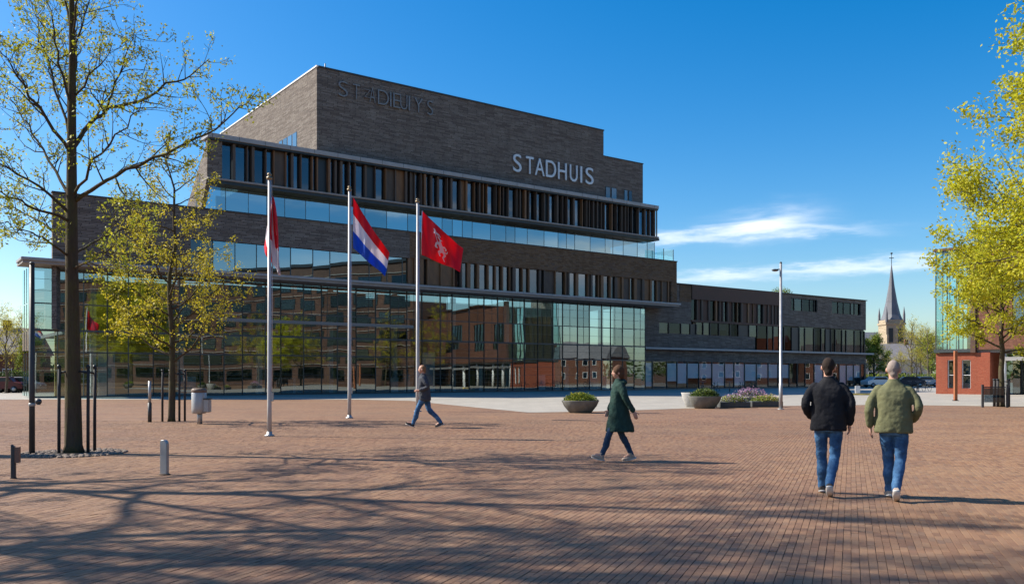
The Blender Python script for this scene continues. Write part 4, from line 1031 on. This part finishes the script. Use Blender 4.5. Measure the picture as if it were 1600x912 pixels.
# slim post at the far left
p = gp(50, 709); sp_ = empty('steel_post', p); tag(sp_, 'tall slim grey post left of the foreground tree', 'post'); Hs = CAMZ + (HZ - 413) / F * p.y
MB().tube([(0, 0, 0), (0, 0, 1.3), (0, 0, Hs)], [.055, .052, .046], 12).build('shaft', M['post_dark'], sp_); MB().lathe([(.058, .95), (.062, .96), (.062, 1.0), (.058, 1.01)], 12).build('collar', M['steel'], sp_)
MB().lathe([(.05, 0), (.055, .02), (.03, .05), (.002, .055)], 10, (0, 0, Hs)).build('cap', M['post_dark'], sp_)
# bollards
def bollard(px, py, h, lab, wd, brown=False, rz=0):
    o = empty('bollard', gp(px, py), rz); tag(o, lab, 'bollard', 'low steel bollards on the square')
    m = MB(); n_ = 9; pr = [(-wd, 0), (wd, 0), (wd, h * .86)] + [(wd * cos(a), h * .86 + wd * 1.2 * sin(a)) for a in [pi / 2 * k_ / 5 for k_ in range(1, 6)]] + [(-wd * .8, h * .985), (-wd, h * .93)]
    n_ = len(pr); m.add([(a, -.035, b) for a, b in pr] + [(a, .035, b) for a, b in pr], [tuple(range(n_)), tuple(range(2 * n_ - 1, n_ - 1, -1))] + [(i, n_ + i, n_ + (i + 1) % n_, (i + 1) % n_) for i in range(n_)])
    m.build('shaft', M['steel'] if not brown else M['post_dark'], o, bevel=.008)
    if brown: MB().box(wd + .001, wd + .055, -.05, .05, h * .45, h * .9).build('cover', plain('brown_plastic', (.22, .12, .08), .7), o)
    MB().lathe([(wd * 1.7, 0), (wd * 1.6, .012), (wd * 1.2, .02)], 12, sx=1, sy=.7).build('base_ring', M['sand'], o)
bollard(257, 741, .55, 'pale steel bollard with rounded top right of the foreground tree', .062, False, -.3)
bollard(21, 747, .53, 'low bollard with a brown cover at the left edge', .03, True, .2)
# thin post
p = gp(234, 659); o = empty('marker_post', p); tag(o, 'thin grey waist-high post left of the yellow-leaved tree', 'post'); MB().tube([(0, 0, 0), (0, 0, .65)], .065, 10).build('lower_shaft', M['post_dark'], o); MB().tube([(0, 0, .65), (0, 0, 1.38)], .05, 10).build('upper_shaft', M['steel'], o)
# small dark ball
p = gp(60, 632); o = empty('ball_bollard', p); tag(o, 'small dark ball bollard far behind the slim grey post', 'bollard'); MB().ell((0, 0, .17), (.17, .17, .17), 12, 8).build('ball', M['post_dark'], o); MB().lathe([(.1, 0), (.08, .05)], 10).build('foot', M['concrete'], o)
# tree stakes with straps
def stakes(base, offs, h, r, lab):
    o = empty('tree_support', base); tag(o, lab, 'tree stakes')
    for dx, dy in offs:
        st_ = MB().tube([(dx, dy, 0), (dx + .0, dy, h * .5), (dx + .01, dy, h)], [r, r, r * .92], 9).build('stake', M['post_wood'], o)
        MB().tube([(dx, dy, h - .12), (dx * .5, dy * .5, h - .08), (dx * .3, dy * .3, h - .1)], .022, 6).build('strap', M['dark'], st_)
        MB().ell((dx, dy, h + .01), (r * 1.3, r * 1.3, .05), 8, 5).build('knob', M['dark'], st_)
stakes(t1b, [(-.23, -.12), (-.20, .25), (.28, .02), (.22, .42)], 1.72, .032, 'four dark stakes around the foreground tree')
stakes(t2b, [(-.27, -.1), (-.18, .3), (.25, .05), (.38, .2)], 1.72, .038, 'dark stakes around the yellow-leaved tree')
stakes(t3b, [(-.28, -.15), (.30, -.1), (-.2, .3)], 1.35, .07, 'dark stakes around the bright leafy tree')
# cobbles round the foreground tree
M['cobble'] = plain('worn_cobble', (.20, .155, .125), .9, var=.4, scale=14)
pit = tag(empty('tree_pit', t1b), 'ring of pale cobbles around the foreground tree foot', 'tree pit')
MB().lathe([(.95, .0), (.93, .006), (.3, .02)], 28, (0, 0, 0)).build('soil', M['soil'], pit)
cme = MB().lathe([(.055, -.02), (.055, .012), (.04, .024), (.01, .028)], 6, smooth=False).mesh('cobble', M['cobble'])
rr = random.Random(4)
for ring, cnt in ((.95, 46), (.83, 40), (.71, 34), (.59, 28), (.47, 22)):
    for k_ in range(cnt):
        a = 2 * pi * k_ / cnt + rr.uniform(-.03, .03); o = link('cobble', cme, pit); o.location = (ring * cos(a), ring * sin(a), .004 + rr.uniform(-.004, .004)); o.rotation_euler = (rr.uniform(-.1, .1), rr.uniform(-.1, .1), rr.uniform(0, 3)); o.scale = (rr.uniform(.85, 1.1), rr.uniform(.85, 1.1), 1)
# litter bin
p = gp(312, 662); o = empty('litter_bin', p); tag(o, 'grey metal litter bin on a post right of the yellow-leaved tree', 'litter bin')
MB().tube([(-.0, 0, 0), (0, 0, .45)], .085, 12).build('post', M['steel'], o)
MB().lathe([(.2, .34), (.225, .36), (.235, .5), (.235, 1.0), (.225, 1.02)], 20, (-.02, 0, 0)).build('drum', M['steel'], o)
MB().lathe([(.23, 1.02), (.24, 1.03), (.245, 1.10), (.20, 1.15), (.01, 1.16)], 20, (-.02, 0, 0)).build('lid', plain('brown_lid', (.16, .11, .08), .6), o)
MB().box(.15, .34, -.13, .13, .38, .80).build('side_box', M['steel'], o, bevel=.02); MB().box(.12, .36, -.15, .15, .80, .83).build('side_box_lid', M['post_dark'], o)
# planters
def bowl(px, py, r, h, lab, mat, plants, seed, sy=.8):
    o = empty('planter_bowl', gp(px, py)); o.location.y += r * .5; tag(o, lab, 'planter', 'planters before the hall')
    MB().lathe([(r * .55, 0), (r * .62, .03), (r * .88, h * .55), (r * 1.0, h * .96), (r * 1.0, h), (r * .93, h), (r * .88, h * .9), (.01, h * .88)], 28, sy=sy).build('bowl', M[mat], o)
    for k_, (m_, n_, hh, sz, bx_) in enumerate(plants): leaf_mass('plants', n_, (bx_[0] * r, 0, h * .9, r * bx_[1], r * .75 * sy, hh), sz, m_, seed + k_, kind='stuff', parent=o, shape='dome')
    return o
M['pink'] = mat_leaf('pink_petal', (.55, .18, .35), (.65, .45, .6), .3); M['yel'] = mat_leaf('yellow_petal', (.75, .55, .05), (.7, .65, .3), .3); M['wht'] = mat_leaf('white_petal', (.7, .68, .7), (.55, .4, .6), .3)
bowl(908, 645, .79, .52, 'round stone bowl with yellow-green shrub left of the woman in green', 'bowl', [('leaf_g', 3500, .36, .075, (0, .93)), ('leaf_y', 500, .40, .07, (-.1, .8))], 10)
bowl(1104, 638, .80, .58, 'round bowl of dark green shrub among the flower planters', 'bowl', [('leaf_d', 2600, .42, .08, (0, .9)), ('leaf_g', 900, .43, .07, (0, .85))], 20)
bowl(1086, 636, .62, .72, 'tall pale empty-sided bowl tucked behind the dark green shrub bowl', 'concrete', [('leaf_d', 400, .1, .07, (0, .8))], 30)
def trough(px, py, w_, h, lab, mat, plants, seed):
    o = empty('flower_planter', gp(px, py)); tag(o, lab, 'planter', 'planters before the hall')
    MB().prism([(-w_, -.35), (w_, -.35), (w_ * 1.05, .35), (-w_ * 1.05, .35)], 0, h).build('box', M[mat], o, bevel=.03)
    for k_, (m_, n_, hh, sz, b_) in enumerate(plants): leaf_mass('flowers', n_, (b_[0], 0, h, w_ * b_[1], .42, hh), sz, m_, seed + k_, kind='stuff', parent=o, shape='dome')
trough(1146, 636.5, .75, .30, 'dark planter of white and pink flowers beside the shrub bowl', 'bowl_dark', [('leaf_g', 1300, .32, .08, (0, .98)), ('wht', 420, .40, .06, (0, .95)), ('pink', 300, .40, .06, (0, .95))], 40)
trough(1172, 632, 1.0, .38, 'planter of tall pink flowers in the middle of the row', 'bowl_dark', [('leaf_d', 1000, .4, .08, (0, .95)), ('pink', 900, .58, .06, (0, .95)), ('wht', 150, .5, .06, (0, .9))], 50)
trough(1196, 635.5, .78, .30, 'dark planter of yellow flowers beside the lamp post', 'bowl_dark', [('leaf_g', 1200, .28, .08, (0, .98)), ('yel', 420, .36, .06, (.2, .8)), ('pink', 200, .42, .06, (0, .9))], 60)
# roof shrub
rs_ = empty('roof_shrub', (0, 0, 0)); pt = at(1220, 460, 114); rs_.location = (pt.x, pt.y, 11.9); tag(rs_, 'flat green shrub on the roof of the low wing behind the lamp post', 'shrub')
MB().tube([(0, 0, 0), (0, 0, .5)], .06, 6).build('stem', M['bark'], rs_); leaf_mass('foliage', 1100, (0, 0, .2, 1.6, 1.2, 1.1), .16, 'leaf_g', 77, kind='stuff', parent=rs_, shape='dome')
# yellow cargo stand far right of centre
o = empty('pavement_sign', gp(1340, 617)); tag(o, 'small yellow and white pavement sign left of the black jacket man', 'sign')
MB().box(-.2, .2, -.03, .03, .15, .75).build('board', M['white'], o); MB().box(-.5, 1.6, -.1, .1, .0, .14).build('foot', plain('yellow_paint', (.7, .5, .12), .6), o)
# unseen box added outside the left edge to throw the wedge of shade
o = empty('shade_box', (-11.3, 17.0, 0)); tag(o, 'unseen box added just beyond the left edge to cast shade', 'shade caster'); MB().box(-.6, .6, -.25, .25, .1, 1.75).build('body', M['post_dark'], o, bevel=.02); MB().box(-.65, .65, -.3, .3, 0, .1).build('plinth', M['concrete'], o); MB().box(-.02, .02, -.262, -.251, .2, 1.7).build('door_gap', M['dark'], o)

# bicycles
def make_bike():
    o = empty('bicycle'); w = .34
    for x_ in (-.52, .52):
        m = MB(); n_ = 20; vs = []
        m.tube([(x_ + w * cos(2 * pi * k_ / n_), 0, w + w * sin(2 * pi * k_ / n_)) for k_ in range(n_ + 1)], .022, 6, caps=False)
        wl = m.build('wheel', M['dark'], o); m = MB()
        for k_ in range(8): m.tube([(x_, 0, w), (x_ + w * cos(pi * k_ / 4), 0, w + w * sin(pi * k_ / 4))], .004, 3)
        m.build('spokes', M['steel'], wl)
    m = MB(); m.tube([(-.52, 0, w), (-.12, 0, .30), (.40, 0, .74), (.36, 0, .86)], .018, 6); m.tube([(-.12, 0, .30), (-.24, 0, .86)], .018, 6); m.tube([(-.52, 0, w), (-.22, 0, .76), (.37, 0, .80)], .016, 6); m.tube([(.52, 0, w), (.38, 0, .98)], .018, 6); m.build('frame', M['post_dark'], o)
    MB().tube([(.28, -.28, 1.02), (.38, -.12, 1.0), (.38, .12, 1.0), (.28, .28, 1.02)], .014, 6).build('handlebar', M['steel'], o)
    MB().ell((-.26, 0, .90), (.13, .08, .04), 10, 6).build('saddle', M['dark'], o); MB().box(-.72, -.36, -.05, .05, .70, .73).build('rack', M['dark'], o)
    return o
bk = make_bike()
for i, (px, py, rz, lab) in enumerate([(1098, 613, 1.2, 'leftmost parked bicycle before the low wing'), (1118, 612.5, .9, 'parked bicycle behind the dark green shrub bowl'), (1140, 612.4, 1.3, 'parked bicycle behind the white and pink flowers'), (1158, 612, 1.0, 'parked bicycle behind the tall pink flowers'), (1176, 612, .8, 'rightmost parked bicycle of those behind the planters'),
        (1418, 611, .3, 'parked bicycle just right of the olive jacket man'), (1434, 612, 1.0, 'parked bicycle in the gap before the red building'), (1448, 611, .6, 'parked bicycle at the foot of the red building'), (8, 613, .2, 'parked bicycle at the left edge'), (22, 613, .8, 'parked bicycle left of the slim post'), (36, 613, .5, 'parked bicycle beside the slim post')]):
    o = bk if i == 0 else copy_tree(bk); o.location = gp(px, py); o.rotation_euler = (0, 0, rz); tag(o, lab, 'bicycle', 'parked bicycles')
# ------------------------------------------------------------------ people
def cat(pts, n_=5):
    pts = [Vector(p) for p in pts]; out = []
    for i in range(len(pts) - 1):
        p0, p1, p2, p3 = pts[max(0, i - 1)], pts[i], pts[i + 1], pts[min(len(pts) - 1, i + 2)]
        for k_ in range(n_):
            t_ = k_ / n_; out.append(.5 * ((2 * p1) + (p2 - p0) * t_ + (2 * p0 - 5 * p1 + 4 * p2 - p3) * t_ ** 2 + (3 * p1 - p0 - 3 * p2 + p3) * t_ ** 3))
    out.append(pts[-1]); return out
def rint(rs_, n_=5):
    out = []
    for i in range(len(rs_) - 1):
        for k_ in range(n_): out.append(rs_[i] * (1 - k_ / n_) + rs_[i + 1] * k_ / n_)
    out.append(rs_[-1]); return out
def stube(mb, pts, rads, n_=12):
    P = cat(pts); R = rint(rads)
    mb.tube(P, R, n_); 
    mb.ell(P[0], (R[0] * .98,) * 3, 10, 6); mb.ell(P[-1], (R[-1] * .98,) * 3, 10, 6)
def loft(mb, rings, n_=24):
    """rings: (cx, cy, z, rx, ry)"""
    vs = []
    for cx, cy, z, rx_, ry_ in rings:
        for k_ in range(n_):
            a = 2 * pi * k_ / n_; ex = .85
            x_ = abs(cos(a)) ** ex * (1 if cos(a) > 0 else -1); y_ = abs(sin(a)) ** ex * (1 if sin(a) > 0 else -1)
            vs.append((cx + rx_ * x_, cy + ry_ * y_, z))
    m_ = len(rings); fs = [(i * n_ + k_, i * n_ + (k_ + 1) % n_, (i + 1) * n_ + (k_ + 1) % n_, (i + 1) * n_ + k_) for i in range(m_ - 1) for k_ in range(n_)]
    fs += [tuple(range(n_ - 1, -1, -1)), tuple((m_ - 1) * n_ + k_ for k_ in range(n_))]; mb.add(vs, fs, True)
wr = bpy.data.textures.new('wrinkles', 'CLOUDS'); wr.noise_scale = .07; wr.noise_depth = 2
wr2 = bpy.data.textures.new('folds', 'CLOUDS'); wr2.noise_scale = .22; wr2.noise_depth = 1
def fuse(mb, name, mat, parent, vox=.011, wrinkle=0.0, sm=3):
    me = mb.mesh(name, mat); bm_ = bmesh.new(); bm_.from_mesh(me); bmesh.ops.remove_doubles(bm_, verts=bm_.verts, dist=1e-5); bmesh.ops.recalc_face_normals(bm_, faces=bm_.faces); bm_.to_mesh(me); bm_.free()
    o = link(name, me, parent)
    r = o.modifiers.new('fuse', 'REMESH'); r.mode = 'VOXEL'; r.voxel_size = vox; r.use_smooth_shade = True
    s_ = o.modifiers.new('soft', 'SMOOTH'); s_.iterations = sm; s_.factor = .5
    if wrinkle:
        d_ = o.modifiers.new('w1', 'DISPLACE'); d_.texture = wr; d_.strength = wrinkle; d_.mid_level = .42; d_.texture_coords = 'LOCAL'
        d_ = o.modifiers.new('w2', 'DISPLACE'); d_.texture = wr2; d_.strength = wrinkle * 1.3; d_.mid_level = .5; d_.texture_coords = 'LOCAL'
    return o
def cloth(name, col, rough=.85, var=.2, sheen=0):
    return plain(name, col, rough, var=var, scale=9, bump=.002, spec=.25)
def denim(name):
    t = NT(name); ob = t.n('ShaderNodeTexCoord').outputs['Object']; nz_ = t.noise(ob, 6, 5, .6)
    col = t.ramp(nz_, [(.3, (.020, .055, .125)), (.55, (.05, .13, .26)), (.75, (.13, .26, .42))])
    b = t.bsdf(Base_Color=col, Roughness=.85); b.inputs['Specular IOR Level'].default_value = .2; t.bump(b, t.noise(ob, 90, 2), .001); return t.m
M['denim'] = denim('denim'); M['denim_dk'] = cloth('dark_denim', (.028, .055, .10), var=.35)
M['black_c'] = cloth('black_fabric', (.014, .014, .017)); M['olive'] = cloth('olive_fabric', (.135, .135, .068), var=.15); M['green_c'] = cloth('dark_green_fabric', (.017, .045, .036), var=.4)
M['grey_c'] = cloth('grey_blue_fabric', (.055, .06, .072), var=.3); M['hair_b'] = cloth('brown_hair', (.085, .042, .022), var=.4); M['hair_d'] = cloth('dark_hair', (.025, .016, .012), var=.4); M['hair_g'] = cloth('grey_hair', (.27, .215, .185), var=.2)
M['hair_l'] = cloth('light_brown_hair', (.22, .12, .06), var=.35)
M['shoe_b'] = cloth('dark_shoe', (.05, .042, .038)); M['shoe_l'] = cloth('beige_shoe', (.42, .32, .25)); M['sole'] = plain('pale_sole', (.55, .52, .48), .8); M['lilac'] = cloth('lilac_bag', (.35, .20, .30)); M['eye'] = plain('eye', (.03, .02, .02), .2)
def person(label, loc, rz, sc, pose, top, tmat, legmat, shoemat, hairmat, hair, female=False, wrinkle=.019, head_turn=0):
    o = empty('person', loc, rz); o.scale = (sc,) * 3; tag(o, label, 'person')
    V3 = Vector; g = pose; cx, cy = g.get('hip', (0, 0)); ln = g.get('lean', 0)
    hipz = g.get('hipz', .92)
    SH = g.get('sh', .185); shz = 1.415
    sho = {-1: V3((-SH, ln * .9, shz)), 1: V3((SH, ln * .9, shz))}
    hips = {-1: V3((cx - .09, cy, hipz)), 1: V3((cx + .09, cy, hipz))}
    hc = V3((0, ln + .02, 1.655))
    # body, one continuous surface
    b = MB()
    def hf(d, p):
        q = Vector(p)
        if d.z < 0: q.x *= 1 + .28 * d.z; q.y = q.y * (1 + .12 * d.z) + (.012 * -d.z if d.y > 0 else .02 * -d.z)
        if d.y > .3:
            q.y += .026 * math.exp(-((d.x) / .16) ** 2 - ((d.z + .22) / .22) ** 2)      # nose
            q.y -= .010 * math.exp(-((abs(d.x) - .38) / .18) ** 2 - ((d.z - .03) / .14) ** 2)  # eye sockets
            q.y += .007 * math.exp(-((d.x) / .3) ** 2 - ((d.z + .58) / .10) ** 2)     # lips
            q.y += .008 * math.exp(-((d.x) / .3) ** 2 - ((d.z + .85) / .14) ** 2)     # chin
        return q
    b.ell(hc, (.078, .100, .122), 36, 26, hf)
    for s_ in (-1, 1): b.ell(hc + V3((s_ * .082, -.008, -.01)), (.012, .022, .034), 8, 6)
    b.tube([V3((0, ln * .8 - .005, 1.42)), V3((0, ln * .95 - .005, 1.52)), V3((0, ln + .005, 1.60))], [.064, .056, .056], 14)
    loft(b, [(cx, cy, hipz - .08, .10, .06), (cx, cy, hipz + .03, .12, .075), (0, ln * .3, 1.12, .12, .075), (0, ln * .6, 1.30, .13, .08), (0, ln * .85, 1.40, .11, .06), (0, ln * .9, 1.48, .06, .05)])
    for s_ in (-1, 1):
        el, wr_, hd = [V3(q) for q in g['arm'][s_]]
        stube(b, [sho[s_] - V3((s_ * .045, 0, .02)), sho[s_].lerp(el, .3), el, wr_], [.036, .034, .034, .025])
        d_ = (hd - wr_).normalized(); sd_ = V3((s_ * -1, 0, 0)).cross(d_); sd_.normalize(); nn = d_.cross(sd_)
        palm = wr_ + d_ * .05; b.tube([wr_, wr_ + d_ * .03, wr_ + d_ * .09], [(.024, .024), (.02, .036), (.017, .040)] if abs(sd_.x) < .5 else [(.024, .024), (.036, .02), (.040, .017)], 10)
        inn = V3((-s_, 0, 0))
        for f_ in range(4):
            base = wr_ + d_ * .085 + sd_ * ((f_ - 1.5) * .019); l_ = (.068, .078, .072, .056)[f_]; cur = .45 + .12 * f_
            q1_ = base + (d_ + inn * .15) .normalized() * l_ * .45; q2_ = q1_ + (d_ + inn * cur).normalized() * l_ * .33; q3_ = q2_ + (d_ + inn * cur * 2.2).normalized() * l_ * .26
            b.tube([base, q1_, q2_, q3_], [.0095, .009, .0085, .007], 7)
        tb = wr_ + d_ * .03 + sd_ * -.028; b.tube([tb, tb + (d_ * .6 - sd_ * .8) * .035, tb + (d_ * .95 - sd_ * .75 + inn * .3) * .065], [.012, .0105, .009], 7)
        kn, an, toe = [V3(q) for q in g['leg'][s_]]
        stube(b, [hips[s_], kn, an], [.06, .038, .030]); b.tube([an, an.lerp(toe, .5), toe], [.036, .035, .028], 10)
    fuse(b, 'body', M['skin'], o, .009, sm=2)
    for s_ in (-1, 1): MB().ell(hc + V3((s_ * .031, .082, .008)), (.012, .008, .008), 10, 6).build('eye', M['eye'], o)
    # hair
    hb = MB()
    if hair == 'short': hb.ell(hc + V3((0, -.020, .024)), (.083, .092, .106), 26, 18); hb.tube([hc + V3((0, -.05, .0)), hc + V3((0, -.052, -.07)), hc + V3((0, -.045, -.105))], [.062, .052, .04], 14)
    elif hair == 'crop': hb.ell(hc + V3((0, -.024, .018)), (.0795, .086, .106), 26, 18); hb.tube([hc + V3((0, -.05, .0)), hc + V3((0, -.052, -.06)), hc + V3((0, -.045, -.09))], [.058, .048, .04], 14)
    elif hair == 'bob':
        hb.ell(hc + V3((0, -.018, .030)), (.098, .110, .114), 26, 18); hb.ell(hc + V3((0, -.055, -.045)), (.088, .075, .10), 22, 14)
    fuse(hb, 'hair', hairmat, o, .007, .012, 1)
    # trousers
    tr = MB(); loft(tr, [(cx, cy, hipz - .10, .150, .108), (cx, cy, hipz, .160, .12), (cx * .7, cy * .7, hipz + .13, .158, .115)])
    th, kk, aa = g.get('trs', (.088, .062, .05))
    for s_ in (-1, 1):
        kn, an, toe = [V3(q) for q in g['leg'][s_]]
        a2 = an + (an - kn).normalized() * .01
        stube(tr, [hips[s_] + V3((0, 0, .02)), hips[s_].lerp(kn, .5) + V3((0, 0.0, 0)), kn, kn.lerp(a2, .5) + V3((0, -.012, 0)), a2], [th, th * .9, kk, kk * .92, aa])
    fuse(tr, 'trousers', legmat, o, .011, wrinkle * 1.1)
    # shoes
    for s_ in (-1, 1):
        kn, an, toe = [V3(q) for q in g['leg'][s_]]; d_ = (toe - an); hor = d_.normalized(); up_ = (an - kn).normalized() * -1
        dn = hor.cross(V3((1, 0, 0)))   # roughly sole direction
        if dn.z > 0: dn = -dn
        heel = an - hor * .045 + dn * .055; ball = toe + dn * .0; sh = MB()
        sh.tube([an + up_ * .05, an, an + dn * .04], [.05, .05, .045], 12)
        sh.tube([heel, an.lerp(toe, .3) + dn * .045, an.lerp(toe, .75) + dn * .03, toe + dn * .018 + hor * .03, toe + dn * .02 + hor * .055], [(.036, .036), (.042, .044), (.047, .036), (.040, .026), (.02, .016)], 14)
        so = fuse(sh, 'shoe', shoemat, o, .008, 0, 1)
        ms = MB(); ms.tube([heel - hor * .02 + dn * .035, an.lerp(toe, .4) + dn * .078, toe + dn * .045 + hor * .05], [(.040, .013), (.046, .013), (.030, .011)], 12); ms.build('sole', M['sole'], so)
    # top
    j = MB(); loft(j, top['rings'], 28)
    r_s, r_e, r_w = top.get('sleeve', (.060, .055, .041))
    for s_ in (-1, 1):
        el, wr_, hd = [V3(q) for q in g['arm'][s_]]
        stube(j, [sho[s_] + V3((-s_ * .035, 0, -.01)), sho[s_].lerp(el, .5) + V3((s_ * .012, 0, 0)), el, el.lerp(wr_, .90)], [r_s, r_s * .96, r_e, r_w], 14)
    j.tube([V3((0, ln * .85, 1.44)), V3((0, ln * .92, 1.50)), V3((0, ln * .95 - .003, top.get('collar', 1.54)))], [.088, .071, .068], 16)
    if top.get('hood'): j.ell(V3((0, ln - .09, 1.47)), (.115, .07, .065), 16, 10)
    fuse(j, top['name'], tmat, o, .011, wrinkle)
    return o
# man in the black jacket, walking away
mj = lambda w_, hem=.86, ln=0: {'name': 'jacket', 'rings': [(0, 0, hem, .208 * w_, .145 * w_), (0, 0, hem + .03, .212 * w_, .15 * w_), (0, 0, 1.0, .202 * w_, .145 * w_), (0, ln * .4, 1.15, .198 * w_, .14 * w_), (0, ln * .7, 1.3, .205 * w_, .135 * w_), (0, ln * .85, 1.39, .19 * w_, .115 * w_), (0, ln * .9, 1.455, .125, .085), (0, ln * .92, 1.5, .08, .075)]}
pA = gp(1298, 777)
person('man in black jacket and jeans walking away, seen from behind', (pA.x + .05, pA.y + .22, 0), radians(-20), 1.005,
       {'arm': {-1: [(-.275, -.06, 1.16), (-.215, .14, .99), (-.18, .22, .94)], 1: [(.275, -.04, 1.15), (.255, .05, .92), (.255, .09, .83)]},
        'leg': {-1: [(-.08, .18, .50), (-.075, .28, .10), (-.085, .42, .06)], 1: [(.075, .03, .50), (.015, -.24, .17), (.02, -.14, .06)]}, 'lean': .03, 'sh': .195, 'trs': (.090, .066, .052)},
       mj(1.05, .84, .03), M['black_c'], M['denim'], M['shoe_b'], M['hair_d'], 'short')
pB = gp(1402, 784)
person('grey-haired man in olive jacket and jeans walking away, seen from behind', (pB.x + .05, pB.y + .22, 0), radians(-22), .985,
       {'arm': {-1: [(-.285, -.05, 1.13), (-.275, .02, .92), (-.27, .05, .83)], 1: [(.285, -.05, 1.16), (.235, .15, 1.0), (.2, .22, .96)]},
        'leg': {-1: [(-.05, .18, .50), (-.045, .26, .10), (-.06, .40, .06)], 1: [(.08, .02, .50), (.025, -.24, .17), (.03, -.14, .06)]}, 'lean': .03, 'sh': .20, 'trs': (.092, .068, .054)},
       mj(1.07, .855, .03), M['olive'], M['denim'], M['shoe_l'], M['hair_g'], 'crop')
pW = gp(967, 720)
person('woman in long dark green parka striding left', (pW.x, pW.y, 0), radians(92), .975,
       {'arm': {-1: [(-.22, -.10, 1.16), (-.23, -.24, .93), (-.23, -.275, .84)], 1: [(.22, .04, 1.16), (.21, .16, .95), (.2, .2, .86)]},
        'leg': {-1: [(-.09, .20, .51), (-.085, .335, .115), (-.085, .47, .125)], 1: [(.08, -.06, .50), (.075, -.245, .115), (.075, -.11, .055)]}, 'lean': .0, 'sh': .165, 'trs': (.085, .060, .048), 'hipz': .92},
       {'name': 'parka', 'rings': [(0, -.02, .555, .23, .265), (0, -.02, .60, .225, .26), (0, -.01, .80, .205, .215), (0, 0, 1.0, .185, .175), (0, 0, 1.15, .175, .155), (0, 0, 1.3, .185, .15), (0, 0, 1.41, .165, .12), (0, 0, 1.475, .11, .09), (0, 0, 1.5, .08, .075)], 'sleeve': (.070, .062, .050), 'hood': True},
       M['green_c'], M['denim_dk'], M['shoe_l'], M['hair_b'], 'bob')
pF = gp(664, 667.5)
person('man in grey jacket and jeans striding left past the third flagpole', (pF.x, pF.y, 0), radians(90), 1.055,
       {'arm': {-1: [(-.24, -.10, 1.16), (-.20, .14, 1.06), (-.18, .24, 1.05)], 1: [(.24, -.06, 1.14), (.22, .10, .95), (.2, .15, .86)]},
        'leg': {-1: [(-.08, .20, .52), (-.08, .33, .12), (-.08, .49, .15)], 1: [(.08, -.12, .50), (.08, -.44, .145), (.08, -.31, .06)]}, 'lean': .06, 'hipz': .90, 'trs': (.10, .072, .055)},
       {'name': 'jacket', 'rings': [(0, 0, .76, .2, .165), (0, 0, .80, .21, .175), (0, .01, 1.0, .2, .165), (0, .03, 1.15, .2, .16), (0, .04, 1.3, .205, .15), (0, .05, 1.41, .185, .12), (0, .055, 1.475, .11, .09), (0, .055, 1.5, .08, .075)]},
       M['grey_c'], M['denim'], M['shoe_b'], M['hair_l'], 'short')

print('tris approx', sum(len(o.data.polygons) for o in S.objects if o.type == 'MESH'))
